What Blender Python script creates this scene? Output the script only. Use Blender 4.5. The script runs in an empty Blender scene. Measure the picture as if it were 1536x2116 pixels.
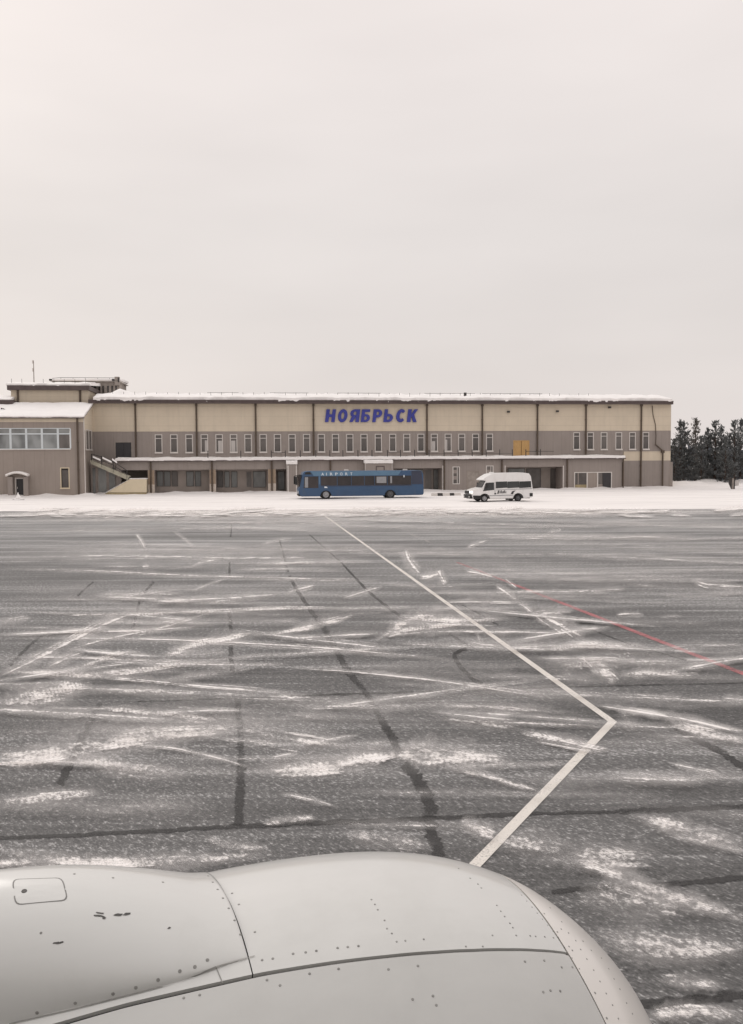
import bpy, bmesh, math, random
import numpy as np
from mathutils import Vector, Matrix, noise as mnoise
from mathutils.bvhtree import BVHTree

S = bpy.context.scene
COL = S.collection
R = random.Random(7)

# ------------------------------------------------------------------ camera
F, CX, CY, HZ, CAM_H, ROLL = 2000.0, 768.0, 1058.0, 945.0, 4.2, 0.0055
PITCH = math.atan((CY - HZ) / F)
FW = Vector((0, math.cos(PITCH), -math.sin(PITCH)))
_rt = Vector((1, 0, 0)); _up = _rt.cross(FW)
RT = _rt * math.cos(ROLL) - _up * math.sin(ROLL)
UP = _up * math.cos(ROLL) + _rt * math.sin(ROLL)
CAM = Vector((0, 0, CAM_H))
cd = bpy.data.cameras.new('camera'); cam = bpy.data.objects.new('camera', cd); COL.objects.link(cam)
m = Matrix.Identity(4)
for i in range(3):
    m[i][0], m[i][1], m[i][2], m[i][3] = RT[i], UP[i], -FW[i], CAM[i]
cam.matrix_world = m
cd.sensor_fit = 'VERTICAL'; cd.sensor_height = 36; cd.lens = F / 2116 * 36
cd.clip_start = 0.05; cd.clip_end = 6000
S.camera = cam

# ------------------------------------------------------------------ sky, sun, exposure
SUN_AZ, SUN_EL = math.radians(-42), math.radians(34)      # left of straight ahead, behind cloud
W = bpy.data.worlds.new('World'); S.world = W; W.use_nodes = True
wt = W.node_tree; wt.nodes.clear()
def wn(t, **k):
    n = wt.nodes.new(t)
    for a, b in k.items(): setattr(n, a, b)
    return n
wl = wt.links.new
sky = wn('ShaderNodeTexSky', sky_type='NISHITA', sun_disc=False, sun_elevation=SUN_EL, sun_rotation=SUN_AZ,
         air_density=1.0, dust_density=4.0, ozone_density=1.0)
tc = wn('ShaderNodeTexCoord')
sep = wn('ShaderNodeSeparateXYZ'); wl(tc.outputs['Generated'], sep.inputs[0])
ramp = wn('ShaderNodeValToRGB'); wl(sep.outputs['Z'], ramp.inputs[0])
e = ramp.color_ramp.elements
e[0].position = 0.0; e[0].color = (0.80, 0.735, 0.71, 1)
e[1].position = 1.0; e[1].color = (1.06, 1.02, 1.0, 1)
for p_, c_ in ((0.10, (0.765, 0.71, 0.685)), (0.22, (0.755, 0.705, 0.68)), (0.42, (0.885, 0.815, 0.785))):
    x_ = e.new(p_); x_.color = (*c_, 1)
dot = wn('ShaderNodeVectorMath', operation='DOT_PRODUCT'); wl(tc.outputs['Generated'], dot.inputs[0])
dot.inputs[1].default_value = (math.sin(SUN_AZ) * math.cos(SUN_EL), math.cos(SUN_AZ) * math.cos(SUN_EL), math.sin(SUN_EL))
mr = wn('ShaderNodeMapRange'); wl(dot.outputs['Value'], mr.inputs[0])
mr.inputs['From Min'].default_value = 0.45; mr.inputs['From Max'].default_value = 1.0
mr.inputs['To Min'].default_value = 1.02; mr.inputs['To Max'].default_value = 1.045
mp = wn('ShaderNodeMapping'); wl(tc.outputs['Generated'], mp.inputs[0]); mp.inputs['Scale'].default_value = (1.6, 1.6, 5.5)
nz = wn('ShaderNodeTexNoise'); wl(mp.outputs[0], nz.inputs['Vector'])
nz.inputs['Scale'].default_value = 1.5; nz.inputs['Detail'].default_value = 4; nz.inputs['Roughness'].default_value = .45
mr2 = wn('ShaderNodeMapRange'); wl(nz.outputs['Fac'], mr2.inputs[0])
mr2.inputs['From Min'].default_value = .3; mr2.inputs['From Max'].default_value = .7
mr2.inputs['To Min'].default_value = .945; mr2.inputs['To Max'].default_value = 1.055
mul = wn('ShaderNodeMath', operation='MULTIPLY'); wl(mr.outputs[0], mul.inputs[0]); wl(mr2.outputs[0], mul.inputs[1])
vm = wn('ShaderNodeVectorMath', operation='SCALE'); wl(ramp.outputs[0], vm.inputs[0]); wl(mul.outputs[0], vm.inputs['Scale'])
s10 = wn('ShaderNodeVectorMath', operation='SCALE'); wl(vm.outputs[0], s10.inputs[0]); s10.inputs['Scale'].default_value = 10.0
mix = wn('ShaderNodeMix', data_type='RGBA'); mix.inputs['Factor'].default_value = 0.94   # cloud cover over the clear sky
wl(sky.outputs[0], mix.inputs['A']); wl(s10.outputs[0], mix.inputs['B'])
bg = wn('ShaderNodeBackground'); bg.inputs['Strength'].default_value = 0.1
wl(mix.outputs['Result'], bg.inputs[0])
wo = wn('ShaderNodeOutputWorld'); wl(bg.outputs[0], wo.inputs[0])

sd = bpy.data.lights.new('sun', 'SUN'); sd.energy = 0.7; sd.angle = math.radians(35); sd.color = (1, .96, .9)
sun = bpy.data.objects.new('sun', sd); COL.objects.link(sun); sun.location = (-40, 40, 60)
sdir = Vector((math.sin(SUN_AZ) * math.cos(SUN_EL), math.cos(SUN_AZ) * math.cos(SUN_EL), math.sin(SUN_EL)))
sun.rotation_euler = (-sdir).to_track_quat('-Z', 'Y').to_euler()

S.view_settings.view_transform = 'Standard'; S.view_settings.look = 'None'
S.view_settings.exposure = 0.0; S.view_settings.gamma = 1.0; S.view_settings.use_curve_mapping = False
S.render.engine = 'CYCLES'
S.cycles.transparent_max_bounces = 32; S.cycles.max_bounces = 6

# ------------------------------------------------------------------ helpers
def ray(px, py):
    return (FW + RT * ((px - CX) / F) + UP * ((CY - py) / F)).normalized()
def gpt(px, py, z=0.0):
    d = ray(px, py); t = (z - CAM.z) / d.z
    return CAM + d * t

TH = math.atan(F / 14900.0)
BO = Vector((0, 119.0, 0))
BU = Vector((math.cos(TH), math.sin(TH), 0)); BV = Vector((math.sin(TH), -math.cos(TH), 0))
def bpx(px, py, v=0.0):                     # a pixel on the facade plane that stands v metres before the main wall
    d = ray(px, py)
    t = (v - (CAM - BO).dot(BV)) / d.dot(BV)
    P = CAM + d * t
    return (P - BO).dot(BU), P.z
def bu(px, v=0.0): return bpx(px, 945, v)[0]
def bz(py, px=768, v=0.0): return bpx(px, py, v)[1]

class MB:
    def __init__(s): s.v = []; s.f = []
    def box(s, x0, x1, y0, y1, z0, z1):
        if x0 > x1: x0, x1 = x1, x0
        if y0 > y1: y0, y1 = y1, y0
        if z0 > z1: z0, z1 = z1, z0
        n = len(s.v)
        s.v += [(x0,y0,z0),(x1,y0,z0),(x1,y1,z0),(x0,y1,z0),(x0,y0,z1),(x1,y0,z1),(x1,y1,z1),(x0,y1,z1)]
        s.f += [tuple(n + i for i in q) for q in ((0,3,2,1),(4,5,6,7),(0,1,5,4),(1,2,6,5),(2,3,7,6),(3,0,4,7))]
        return s
    def poly(s, pts):
        n = len(s.v); s.v += [tuple(p) for p in pts]; s.f.append(tuple(range(n, n + len(pts)))); return s
    def tube(s, a, b, r0, r1=None, n=8):
        r1 = r0 if r1 is None else r1
        a, b = Vector(a), Vector(b); d = (b - a).normalized()
        t = d.orthogonal().normalized(); q = d.cross(t); k = len(s.v)
        for c, r in ((a, r0), (b, r1)):
            for i in range(n):
                w = 2 * math.pi * i / n; s.v.append(tuple(c + (t * math.cos(w) + q * math.sin(w)) * r))
        for i in range(n):
            j = (i + 1) % n; s.f.append((k + i, k + j, k + n + j, k + n + i))
        s.f.append(tuple(k + i for i in range(n))[::-1]); s.f.append(tuple(k + n + i for i in range(n)))
        return s
    def prism(s, pts, y0, y1):              # (x,z) outline pulled from y0 to y1
        k = len(s.v); n = len(pts)
        s.v += [(x, y0, z) for x, z in pts] + [(x, y1, z) for x, z in pts]
        s.f.append(tuple(range(k, k + n))); s.f.append(tuple(range(k + 2 * n - 1, k + n - 1, -1)))
        for i in range(n):
            j = (i + 1) % n; s.f.append((k + i, k + n + i, k + n + j, k + j))
        return s
    def grid(s, P):                          # rows of points
        k = len(s.v); nr, nc = len(P), len(P[0])
        for r in P: s.v += [tuple(p) for p in r]
        for i in range(nr - 1):
            for j in range(nc - 1):
                a = k + i * nc + j; s.f.append((a, a + 1, a + nc + 1, a + nc))
        return s
    def mesh(s, name, mat):
        me = bpy.data.meshes.new(name); me.from_pydata(s.v, [], s.f); me.update()
        bm = bmesh.new(); bm.from_mesh(me); bmesh.ops.recalc_face_normals(bm, faces=bm.faces); bm.to_mesh(me); bm.free()
        if mat: me.materials.append(mat)
        return me
    def build(s, name, mat, parent=None, smooth=False, bevel=0):
        o = bpy.data.objects.new(name, s.mesh(name, mat)); COL.objects.link(o)
        if parent: o.parent = parent
        if smooth:
            for p in o.data.polygons: p.use_smooth = True
        if bevel:
            b = o.modifiers.new('bevel', 'BEVEL'); b.width = bevel; b.segments = 2; b.limit_method = 'ANGLE'; b.angle_limit = .6
        return o
def copy_to(o, parent=None, loc=None):
    c = o.copy(); COL.objects.link(c)
    if parent: c.parent = parent
    if loc is not None: c.location = loc
    return c
def tag(o, label=None, cat=None, group=None, kind=None):
    if label: o['label'] = label
    if cat: o['category'] = cat
    if group: o['group'] = group
    if kind: o['kind'] = kind
    return o
def empty(name, loc, rz=0.0):
    o = bpy.data.objects.new(name, None); COL.objects.link(o); o.location = loc; o.rotation_euler = (0, 0, rz); o.empty_display_size = .3
    return o

# ------------------------------------------------------------------ materials
class NT:
    def __init__(s, name):
        s.m = bpy.data.materials.new(name); s.m.use_nodes = True; s.t = s.m.node_tree; s.t.nodes.clear()
    def n(s, typ, ins=None, **k):
        x = s.t.nodes.new(typ)
        for a, b in k.items(): setattr(x, a, b)
        for a, b in (ins or {}).items():
            if hasattr(b, 'is_linked') or isinstance(b, bpy.types.NodeSocket): s.t.links.new(b, x.inputs[a])
            else: x.inputs[a].default_value = b
        return x
    def math(s, op, a, b=0.0, clamp=False):
        x = s.n('ShaderNodeMath', {0: a, 1: b}, operation=op); x.use_clamp = clamp; return x.outputs[0]
    def mrange(s, v, a, b, c=0.0, d=1.0, smooth=False):
        x = s.n('ShaderNodeMapRange', {0: v, 1: a, 2: b, 3: c, 4: d})
        if smooth: x.interpolation_type = 'SMOOTHSTEP'
        return x.outputs[0]
    def noise(s, vec, scale, detail=3, rough=.5):
        return s.n('ShaderNodeTexNoise', {'Vector': vec, 'Scale': scale, 'Detail': detail, 'Roughness': rough}).outputs['Fac']
    def mix(s, f, a, b):
        x = s.n('ShaderNodeMix', data_type='RGBA')
        for i, v in (('Factor', f), ('A', a), ('B', b)):
            if isinstance(v, bpy.types.NodeSocket): s.t.links.new(v, x.inputs[i])
            else: x.inputs[i].default_value = v if i == 'Factor' else (*v, 1) if len(v) == 3 else v
        return x.outputs['Result']
    def mapping(s, vec, scale=(1, 1, 1), rot=(0, 0, 0)):
        return s.n('ShaderNodeMapping', {'Vector': vec, 'Scale': scale, 'Rotation': rot}).outputs[0]
    def bsdf(s, col, rough=.6, spec=.4, metal=0.0, bump=None, bs=.3, bd=.02, **k):
        p = s.n('ShaderNodeBsdfPrincipled')
        for i, v in (('Base Color', col), ('Roughness', rough), ('Specular IOR Level', spec), ('Metallic', metal), *k.items()):
            if isinstance(v, bpy.types.NodeSocket): s.t.links.new(v, p.inputs[i])
            else: p.inputs[i].default_value = (*v, 1) if isinstance(v, tuple) and len(v) == 3 else v
        if bump is not None:
            b = s.n('ShaderNodeBump', {'Height': bump, 'Strength': bs, 'Distance': bd}); s.t.links.new(b.outputs[0], p.inputs['Normal'])
        return p.outputs[0]
    def out(s, sh):
        s.t.links.new(sh, s.n('ShaderNodeOutputMaterial').inputs[0]); return s.m

def mat(name, col, rough=.6, var=.12, scale=3.0, spec=.35, metal=0.0, dirt=None, aniso=(1, 1, 1), **k):
    n = NT(name); co = n.n('ShaderNodeTexCoord').outputs['Object']
    v = n.noise(n.mapping(co, aniso), scale, 5, .6)
    c = n.mix(n.mrange(v, .3, .7), tuple(x * (1 - var) for x in col), tuple(min(1, x * (1 + var)) for x in col))
    if dirt:
        w = n.noise(n.mapping(co, (1.2, 1.2, .25)), 1.7, 6, .65)
        c = n.mix(n.mrange(w, .52, .78, 0, .55), c, dirt)
    return n.out(n.bsdf(c, rough, spec, metal, **k))

M = {}
M['beige'] = mat('beige_cladding', (.615, .52, .40), .55, .05, .35, dirt=(.53, .45, .345))
M['beige_light'] = mat('beige_render', (.66, .57, .42), .7, .05, .5, dirt=(.55, .48, .36))
def clad(name, col, dirt, vertical, pitch):
    n = NT(name); co = n.n('ShaderNodeTexCoord').outputs['Object']
    v = n.noise(n.mapping(co, (.6, .6, .6)), .8, 5, .6); w = n.noise(n.mapping(co, (1.6, 1.6, .16)), 1.5, 6, .65); k = n.noise(n.mapping(co, (.4, .4, 1.3)), 1.1, 5, .65)
    c = n.mix(n.mrange(v, .3, .7), tuple(x * .95 for x in col), tuple(x * 1.05 for x in col))
    c = n.mix(n.mrange(w, .48, .76, 0, .6), c, dirt); c = n.mix(n.mrange(k, .55, .8, 0, .35), c, tuple(x * .85 for x in col))
    ax = n.n('ShaderNodeSeparateXYZ', {0: co}).outputs['X' if vertical else 'Z']
    f = n.math('FRACT', n.math('DIVIDE', ax, pitch)); j = n.math('LESS_THAN', f, .035)
    c = n.mix(n.math('MULTIPLY', j, .28), c, tuple(x * .45 for x in col))
    return n.out(n.bsdf(c, .55, .35))
M['beige'] = clad('beige_cladding', (.63, .545, .43), (.53, .46, .365), False, 1.15)
M['grey'] = mat('grey_cladding', (.295, .255, .232), .55, .07, .4, dirt=(.24, .20, .18), aniso=(3, 3, .4))
M['grey'] = clad('grey_cladding_ribbed', (.30, .26, .237), (.24, .205, .185), True, 1.1)
M['grey_warm'] = clad('grey_wing_cladding', (.315, .268, .236), (.25, .212, .186), True, 1.1)
M['brown'] = mat('brown_trim', (.10, .076, .073), .5, .15, 2)
M['pipe'] = mat('brown_downpipe', (.095, .07, .052), .45, .15, 2)
M['white'] = mat('white_frame', (.66, .62, .585), .5, .06, 3)
M['white_blue'] = mat('pale_blue_frame', (.62, .66, .68), .5, .05, 3)
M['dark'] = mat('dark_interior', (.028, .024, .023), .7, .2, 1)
M['recess'] = mat('recess_wall', (.34, .295, .265), .7, .2, .5)
M['door_dark'] = mat('dark_door', (.045, .043, .046), .5, .1, 2)
M['metal_dark'] = mat('dark_metal', (.05, .045, .043), .5, .2, 4)
M['wood'] = mat('plywood', (.50, .31, .13), .65, .18, 6, aniso=(4, 4, .5))
M['plinth'] = mat('stained_plinth', (.34, .28, .17), .8, .3, 1.5)
M['concrete'] = mat('concrete', (.33, .29, .26), .85, .2, 2)
M['khaki'] = mat('stair_stringer', (.36, .34, .27), .7, .2, 2)
M['tan_col'] = mat('tan_column', (.34, .26, .19), .7, .12, 2)  # tan upper part of the columns, darker than their base
M['col_low'] = mat('column_base', (.56, .49, .43), .7, .1, 2)
def glass(name, c, rough=.12):
    n = NT(name); co = n.n('ShaderNodeTexCoord').outputs['Object']
    v = n.noise(n.mapping(co, (.8, .8, .5)), .9, 2, .5)
    rn = n.n('ShaderNodeObjectInfo').outputs['Random']
    f = n.math('ADD', n.math('MULTIPLY', n.mrange(v, .35, .65), .55), n.math('MULTIPLY', rn, .45))
    return n.out(n.bsdf(n.mix(f, tuple(x * .5 for x in c), tuple(x * 1.7 for x in c)), rough, .5))
M['glass'] = glass('window_glass', (.115, .103, .096))
M['glass_pale'] = glass('pale_window_glass', (.24, .25, .25), .2)
M['glass_recess'] = glass('recess_glass', (.20, .205, .20), .2)
M['curtain'] = mat('pale_curtain', (.50, .47, .45), .8, .15, 3, aniso=(8, 8, .3))
def snow_mat(name, col=(.90, .862, .842), bsc=.5):
    n = NT(name); co = n.n('ShaderNodeTexCoord').outputs['Object']
    a = n.noise(co, .7, 6, .6); b = n.noise(co, 14, 4, .6)
    c = n.mix(n.mrange(a, .35, .7), tuple(x * .95 for x in col), col)
    h = n.math('ADD', n.math('MULTIPLY', a, 1.0), n.math('MULTIPLY', b, .12))
    return n.out(n.bsdf(c, .75, .2, bump=h, bs=bsc, bd=.12))
M['snow'] = snow_mat('snow')
M['snow_roof'] = snow_mat('roof_snow', (.93, .90, .885), .35)
def field():
    n = NT('trodden_snow'); co = n.n('ShaderNodeTexCoord').outputs['Object']
    a = n.noise(co, .7, 6, .6); b = n.noise(co, 9, 4, .6); t = n.noise(n.mapping(co, (.07, .9, 1), (0, 0, -TH)), 1.0, 6, .62)
    c = n.mix(n.mrange(t, .46, .70), (.905, .868, .848), (.74, .705, .69))
    c = n.mix(n.mrange(b, .55, .75, 0, .25), c, (.70, .67, .655))
    h = n.math('ADD', n.math('ADD', a, n.math('MULTIPLY', b, .2)), n.math('MULTIPLY', t, 1.2))
    return n.out(n.bsdf(c, .75, .2, bump=h, bs=.6, bd=.15))
M['field'] = field()
M['far_snow'] = snow_mat('far_snow', (.84, .80, .78), .2)
WIND = (0, 0, -TH)

def asphalt():
    n = NT('frosted_asphalt'); co = n.n('ShaderNodeTexCoord').outputs['Object']
    grit_v = n.mapping(n.mapping(co, (1, 1, 1), (0, 0, math.radians(52))), (.55, 1, 1))
    g1 = n.noise(grit_v, 42, 4, .65); g2 = n.noise(grit_v, 17, 3, .6)
    wv = n.mapping(co, (.045, .42, 1), (0, 0, -TH - .02)); st = n.noise(wv, 1.0, 6, .62)
    wv2 = n.mapping(co, (.10, 1.7, 1), (0, 0, -TH + .10)); st2 = n.noise(wv2, 1.0, 5, .6)
    wv3 = n.mapping(co, (.16, 2.2, 1), (0, 0, -TH - .24)); st3 = n.noise(wv3, 1.0, 4, .6)
    patch = n.noise(co, .12, 4, .55)
    sy = n.n('ShaderNodeSeparateXYZ', {0: co}).outputs['Y']
    far = n.mrange(sy, 14, 75)                     # more blown snow lies towards the terminal
    thin = n.math('ADD', n.mrange(st, .38, .70, 0, .20), n.mrange(st2, .50, .76, 0, .17))
    thin = n.math('ADD', thin, n.mrange(st3, .54, .78, 0, .15))
    thin = n.math('ADD', thin, n.math('MULTIPLY', n.mrange(patch, .38, .68), .07))
    thin = n.math('ADD', thin, n.math('MULTIPLY', far, .165))
    thin = n.math('ADD', thin, .0)
    gate = n.mrange(n.math('ADD', n.math('MULTIPLY', g1, .5), n.math('MULTIPLY', g2, .5)), .40, .64, .2, 1.8)
    grit = n.math('MULTIPLY', n.mrange(g1, .60, .74), n.mrange(n.math('ADD', n.math('MULTIPLY', patch, .5), n.math('MULTIPLY', g2, .5)), .46, .62, .04, .36))
    gr = n.math('ADD', n.math('MULTIPLY', g1, .5), n.math('MULTIPLY', g2, .5))
    dth = n.mrange(n.math('ADD', gr, n.math('MULTIPLY', n.math('SUBTRACT', thin, .12), .45)), .52, .70, 0, .50, True)
    fac = n.math('ADD', n.math('ADD', n.math('MULTIPLY', thin, .52), dth), n.math('MULTIPLY', grit, .5), True)
    base = n.mix(n.mrange(n.math('ADD', n.math('MULTIPLY', g1, .6), n.math('MULTIPLY', g2, .4)), .38, .64), (.034, .0335, .0335), (.150, .146, .144))
    c = n.mix(fac, base, (.79, .777, .772))
    h = n.math('ADD', n.math('MULTIPLY', g1, .6), n.math('MULTIPLY', g2, .4))
    return n.out(n.bsdf(c, .8, .3, bump=h, bs=.5, bd=.015))
M['asphalt'] = asphalt()

def dust(name, kind):
    n = NT(name); uv = n.n('ShaderNodeUVMap').outputs[0]
    co = n.n('ShaderNodeTexCoord').outputs['Object']
    den = n.n('ShaderNodeAttribute', attribute_name='dens').outputs['Fac']
    s_ = n.n('ShaderNodeSeparateXYZ', {0: uv}); u, v = s_.outputs['X'], s_.outputs['Y']
    av = n.math('ABSOLUTE', v)
    grit_v = n.mapping(n.mapping(co, (1, 1, 1), (0, 0, math.radians(52))), (.6, 1, 1))
    g1 = n.noise(grit_v, 40, 5, .7); g2 = n.noise(grit_v, 15, 4, .65); blot = n.noise(co, 1.3, 5, .65)
    wob = n.noise(n.mapping(uv, (1.5, .9, 1)), 1.0, 4, .65)
    edge = n.mrange(n.math('ADD', av, n.math('MULTIPLY', n.math('SUBTRACT', wob, .5), 1.1)), 0, .95, 1, 0, True)
    edge = n.math('MULTIPLY', edge, n.math('SUBTRACT', 1.0, n.mrange(av, .6, 1.0, 0, 1, True)))
    gr = n.math('ADD', n.math('MULTIPLY', g1, .5), n.math('MULTIPLY', g2, .5))
    if kind == 'veil':
        br = n.math('ADD', n.math('MULTIPLY', gr, .45), n.math('MULTIPLY', blot, .55))
        al = n.math('MULTIPLY', n.math('MULTIPLY', n.mrange(br, .34, .66, .25, 1), edge), den, True)
    else:                                            # snow grains: the deeper the cover, the more grains stay
        cov = n.math('MULTIPLY', n.math('MULTIPLY', edge, den), n.mrange(blot, .34, .62, .22, 1.25))
        if kind == 'tread':
            ph = n.math('ADD', n.math('ADD', n.math('MULTIPLY', u, 74.0), n.math('MULTIPLY', av, 3.0)), n.math('MULTIPLY', blot, 9.0))
            cov = n.math('MULTIPLY', cov, n.math('ADD', n.math('MULTIPLY', n.math('SINE', ph), .14), .98))
        al = n.mrange(n.math('ADD', gr, n.math('MULTIPLY', n.math('SUBTRACT', cov, .43), .30)), .46, .71, 0, 1.0, True)
    sh = n.bsdf((.87, .835, .815), .8, .2)
    tr = n.n('ShaderNodeBsdfTransparent').outputs[0]
    return n.out(n.n('ShaderNodeMixShader', {0: al, 1: tr, 2: sh}).outputs[0])
M['dust'] = dust('blown_snow', 'dust'); M['tread'] = dust('tyre_pressed_snow', 'tread'); M['veil'] = dust('snow_veil', 'veil')

def paint(name, col, wear, cover=1.0):
    n = NT(name); co = n.n('ShaderNodeTexCoord').outputs['Object']
    g = n.noise(co, 38, 4, .7); b = n.noise(co, 1.4, 4, .6)
    a = n.math('MULTIPLY', n.mrange(n.math('ADD', n.math('MULTIPLY', g, .55), n.math('MULTIPLY', b, .45)), wear, wear + .16), cover)
    c = n.mix(n.mrange(g, .3, .7), tuple(x * .86 for x in col), col)
    tr = n.n('ShaderNodeBsdfTransparent').outputs[0]
    return n.out(n.n('ShaderNodeMixShader', {0: a, 1: tr, 2: n.bsdf(c, .6, .3)}).outputs[0])
M['paint_white'] = paint('white_road_paint', (.80, .755, .70), .29, .97)
M['paint_faint'] = paint('worn_white_road_paint', (.72, .69, .66), .42, .55)
M['paint_red'] = paint('red_road_paint', (.56, .205, .215), .36, .8)
def seal(name, cover, lo):
    n = NT(name); uv = n.n('ShaderNodeUVMap').outputs[0]; co = n.n('ShaderNodeTexCoord').outputs['Object']
    av = n.math('ABSOLUTE', n.n('ShaderNodeSeparateXYZ', {0: uv}).outputs['Y'])
    g = n.noise(co, 34, 4, .7); b = n.noise(co, 2.2, 5, .65); c_ = n.noise(co, 9, 4, .6)
    e = n.math('ADD', av, n.math('MULTIPLY', n.math('SUBTRACT', c_, .5), 1.5))
    e = n.mrange(e, .5, 1.0, 1, 0, True)
    a = n.mrange(n.math('ADD', n.math('MULTIPLY', g, .45), n.math('MULTIPLY', b, .55)), lo, lo + .16)
    al = n.math('MULTIPLY', n.math('MULTIPLY', e, a), cover, True)
    c = n.mix(n.mrange(g, .3, .7), (.026, .025, .025), (.06, .057, .056))
    return n.out(n.n('ShaderNodeMixShader', {0: al, 1: n.n('ShaderNodeBsdfTransparent').outputs[0], 2: n.bsdf(c, .65, .35)}).outputs[0])
M['bitumen'] = seal('bitumen_seal', .92, .34); M['bitumen_thin'] = seal('dusted_bitumen_seal', .75, .40)

# ------------------------------------------------------------------ ground
gb = MB(); gb.poly([(-3500, -400, -.06), (3500, -400, -.06), (3500, 3500, -.06), (-3500, 3500, -.06)])
tag(gb.build('ground', M['far_snow']), kind='structure')
ab = MB(); ab.poly([(-260, -60, 0), (260, -60, 0), (260, 96, 0), (-260, 96, 0)])
apron = tag(ab.build('apron', M['asphalt']), kind='structure')

def smooth_line(pts, n=10):
    out = []
    P = [Vector((p[0], p[1])) for p in pts]
    for i in range(len(P) - 1):
        p0 = P[max(i - 1, 0)]; p1 = P[i]; p2 = P[i + 1]; p3 = P[min(i + 2, len(P) - 1)]
        for k in range(n):
            t = k / n
            out.append(.5 * ((2 * p1) + (p2 - p0) * t + (2 * p0 - 5 * p1 + 4 * p2 - p3) * t * t + (3 * p1 - p0 - 3 * p2 + p3) * t ** 3))
    out.append(P[-1]); return out
def ribbon(pts, w, z, name, mt, parent, wig=0.0, w2=None, n=8, straight=False):
    line = [Vector(p) for p in pts] if straight else smooth_line(pts, n)
    mb = MB(); uv = []; L = R.random() * 40; prev = None
    for i, p in enumerate(line):
        a = line[max(i - 1, 0)]; b = line[min(i + 1, len(line) - 1)]
        d = (b - a).normalized(); q = Vector((-d.y, d.x))
        t = i / max(1, len(line) - 1); ww = (w + ((w2 if w2 is not None else w) - w) * t) * .48
        p = p + q * (R.random() - .5) * wig * ww; k = 1 + (R.random() - .5) * wig
        c = gpt(p.x, p.y, z)
        if prev is not None: L += (c - prev).length
        prev = c
        for s_ in (1, 0, -1):
            e_ = p + q * ww * k * s_; mb.v.append(tuple(gpt(e_.x, e_.y, z))); uv.append((L, float(s_)))
    for j in range(len(line) - 1):
        for c_ in range(2):
            a = j * 3 + c_; mb.f.append((a, a + 1, a + 4, a + 3))
    o = mb.build(name, mt, parent); lay_ = o.data.uv_layers.new(name='UVMap')
    for lp in o.data.loops: lay_.data[lp.index].uv = uv[lp.vertex_index]
    return o

# crack seals: dark bitumen ribbons poured along the slab joints
CR = [
 ([(124,1622),(140,1590),(156,1556)], 24, 20, 0), ([(156,1556),(178,1510),(208,1452)], 20, 13, 1),
 ([(268,1320),(280,1280),(292,1235),(318,1202)], 9, 7, 1), ([(160,1232),(178,1215),(194,1202)], 6, 4, 1), ([(20,1375),(60,1335),(90,1310)], 9, 7, 1),
 ([(494,1706),(496,1640),(499,1585)], 25, 22, 0), ([(499,1585),(496,1510),(492,1442)], 21, 17, 1),
 ([(481,1390),(478,1350),(478,1330)], 13, 11, 0), ([(478,1320),(476,1290),(474,1262)], 12, 9, 1), ([(474,1190),(475,1160)], 7, 5, 1), ([(477,1110),(479,1085)], 4, 3, 1),
 ([(912,1772),(895,1730),(888,1692)], 34, 30, 0), ([(890,1690),(888,1655),(860,1606),(835,1578)], 38, 24, 0),
 ([(828,1562),(808,1520),(786,1486)], 21, 19, 0), ([(786,1486),(755,1430),(735,1408)], 15, 13, 1), ([(735,1408),(712,1375),(690,1335),(664,1290)], 17, 14, 0),
 ([(664,1290),(640,1258),(612,1215),(598,1190)], 11, 8, 0), ([(596,1182),(588,1155),(578,1115)], 6, 4, 1),
 ([(706,1163),(738,1198),(766,1226),(800,1253),(842,1284)], 5, 7, 0), ([(928,1308),(948,1322),(972,1336)], 7, 7, 1),
 ([(964,1340),(940,1352),(948,1372),(972,1398),(1004,1420)], 9, 11, 0),
 ([(955,1250),(990,1268),(1030,1292)], 4, 5, 1), ([(640,1105),(680,1140),(706,1163)], 3, 4, 1),
 ([(1378,1492),(1430,1524),(1486,1552),(1540,1588)], 10, 18, 0),
 ([(-20,1732),(150,1726),(300,1718),(500,1707),(640,1701)], 10, 13, 0), ([(640,1701),(760,1696),(870,1692),(1000,1685),(1090,1682)], 13, 12, 0),
 ([(1090,1682),(1200,1679),(1280,1677)], 9, 10, 0), ([(1280,1677),(1400,1672),(1560,1665)], 15, 12, 0),
 ([(285,1450),(400,1446),(520,1442),(640,1437),(800,1432),(950,1427)], 4, 6, 1), ([(950,1427),(1160,1420),(1280,1417),(1420,1414),(1560,1410)], 5, 4, 1),
 ([(1140,1842),(1230,1835),(1330,1829),(1440,1822),(1560,1812)], 14, 15, 0), ([(1300,2080),(1400,2070),(1560,2054)], 27, 25, 0),
 ([(1220,1300),(1300,1330),(1420,1365)], 3, 4, 1),
]
for pts, w, w2, thin in CR:
    ribbon(pts, w, .004, 'crack_seal', M['bitumen_thin' if thin else 'bitumen'], apron, .35, w2, 12)

# painted lines
def gline(a, b, width, z, mt, name='painted_line'):
    A, B = gpt(*a, z), gpt(*b, z); d = (B - A).normalized(); q = Vector((-d.y, d.x, 0)) * width / 2
    n = max(2, int((B - A).length / .5)); rows = []
    for i in range(n + 1):
        P = A + (B - A) * (i / n); rows.append((P + q, P - q))
    return MB().grid(rows).build(name, mt, apron)
lw = .135
o = MB()
A, Bc, Cc = gpt(662, 1059, .008), gpt(1266, 1491, .008), gpt(960, 1810, .008)
for (P, Q) in ((A, Bc),):
    pass
d1 = (Bc - A).normalized(); d2 = (Cc - Bc).normalized()
q1 = Vector((-d1.y, d1.x, 0)); q2 = Vector((-d2.y, d2.x, 0)); mt_ = (q1 + q2).normalized(); mk = lw / 2 / mt_.dot(q1)
rows = []
for i in range(140): P = A + (Bc - A) * (i / 140); rows.append((P + q1 * lw / 2, P - q1 * lw / 2))
rows.append((Bc + mt_ * mk, Bc - mt_ * mk))
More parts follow.
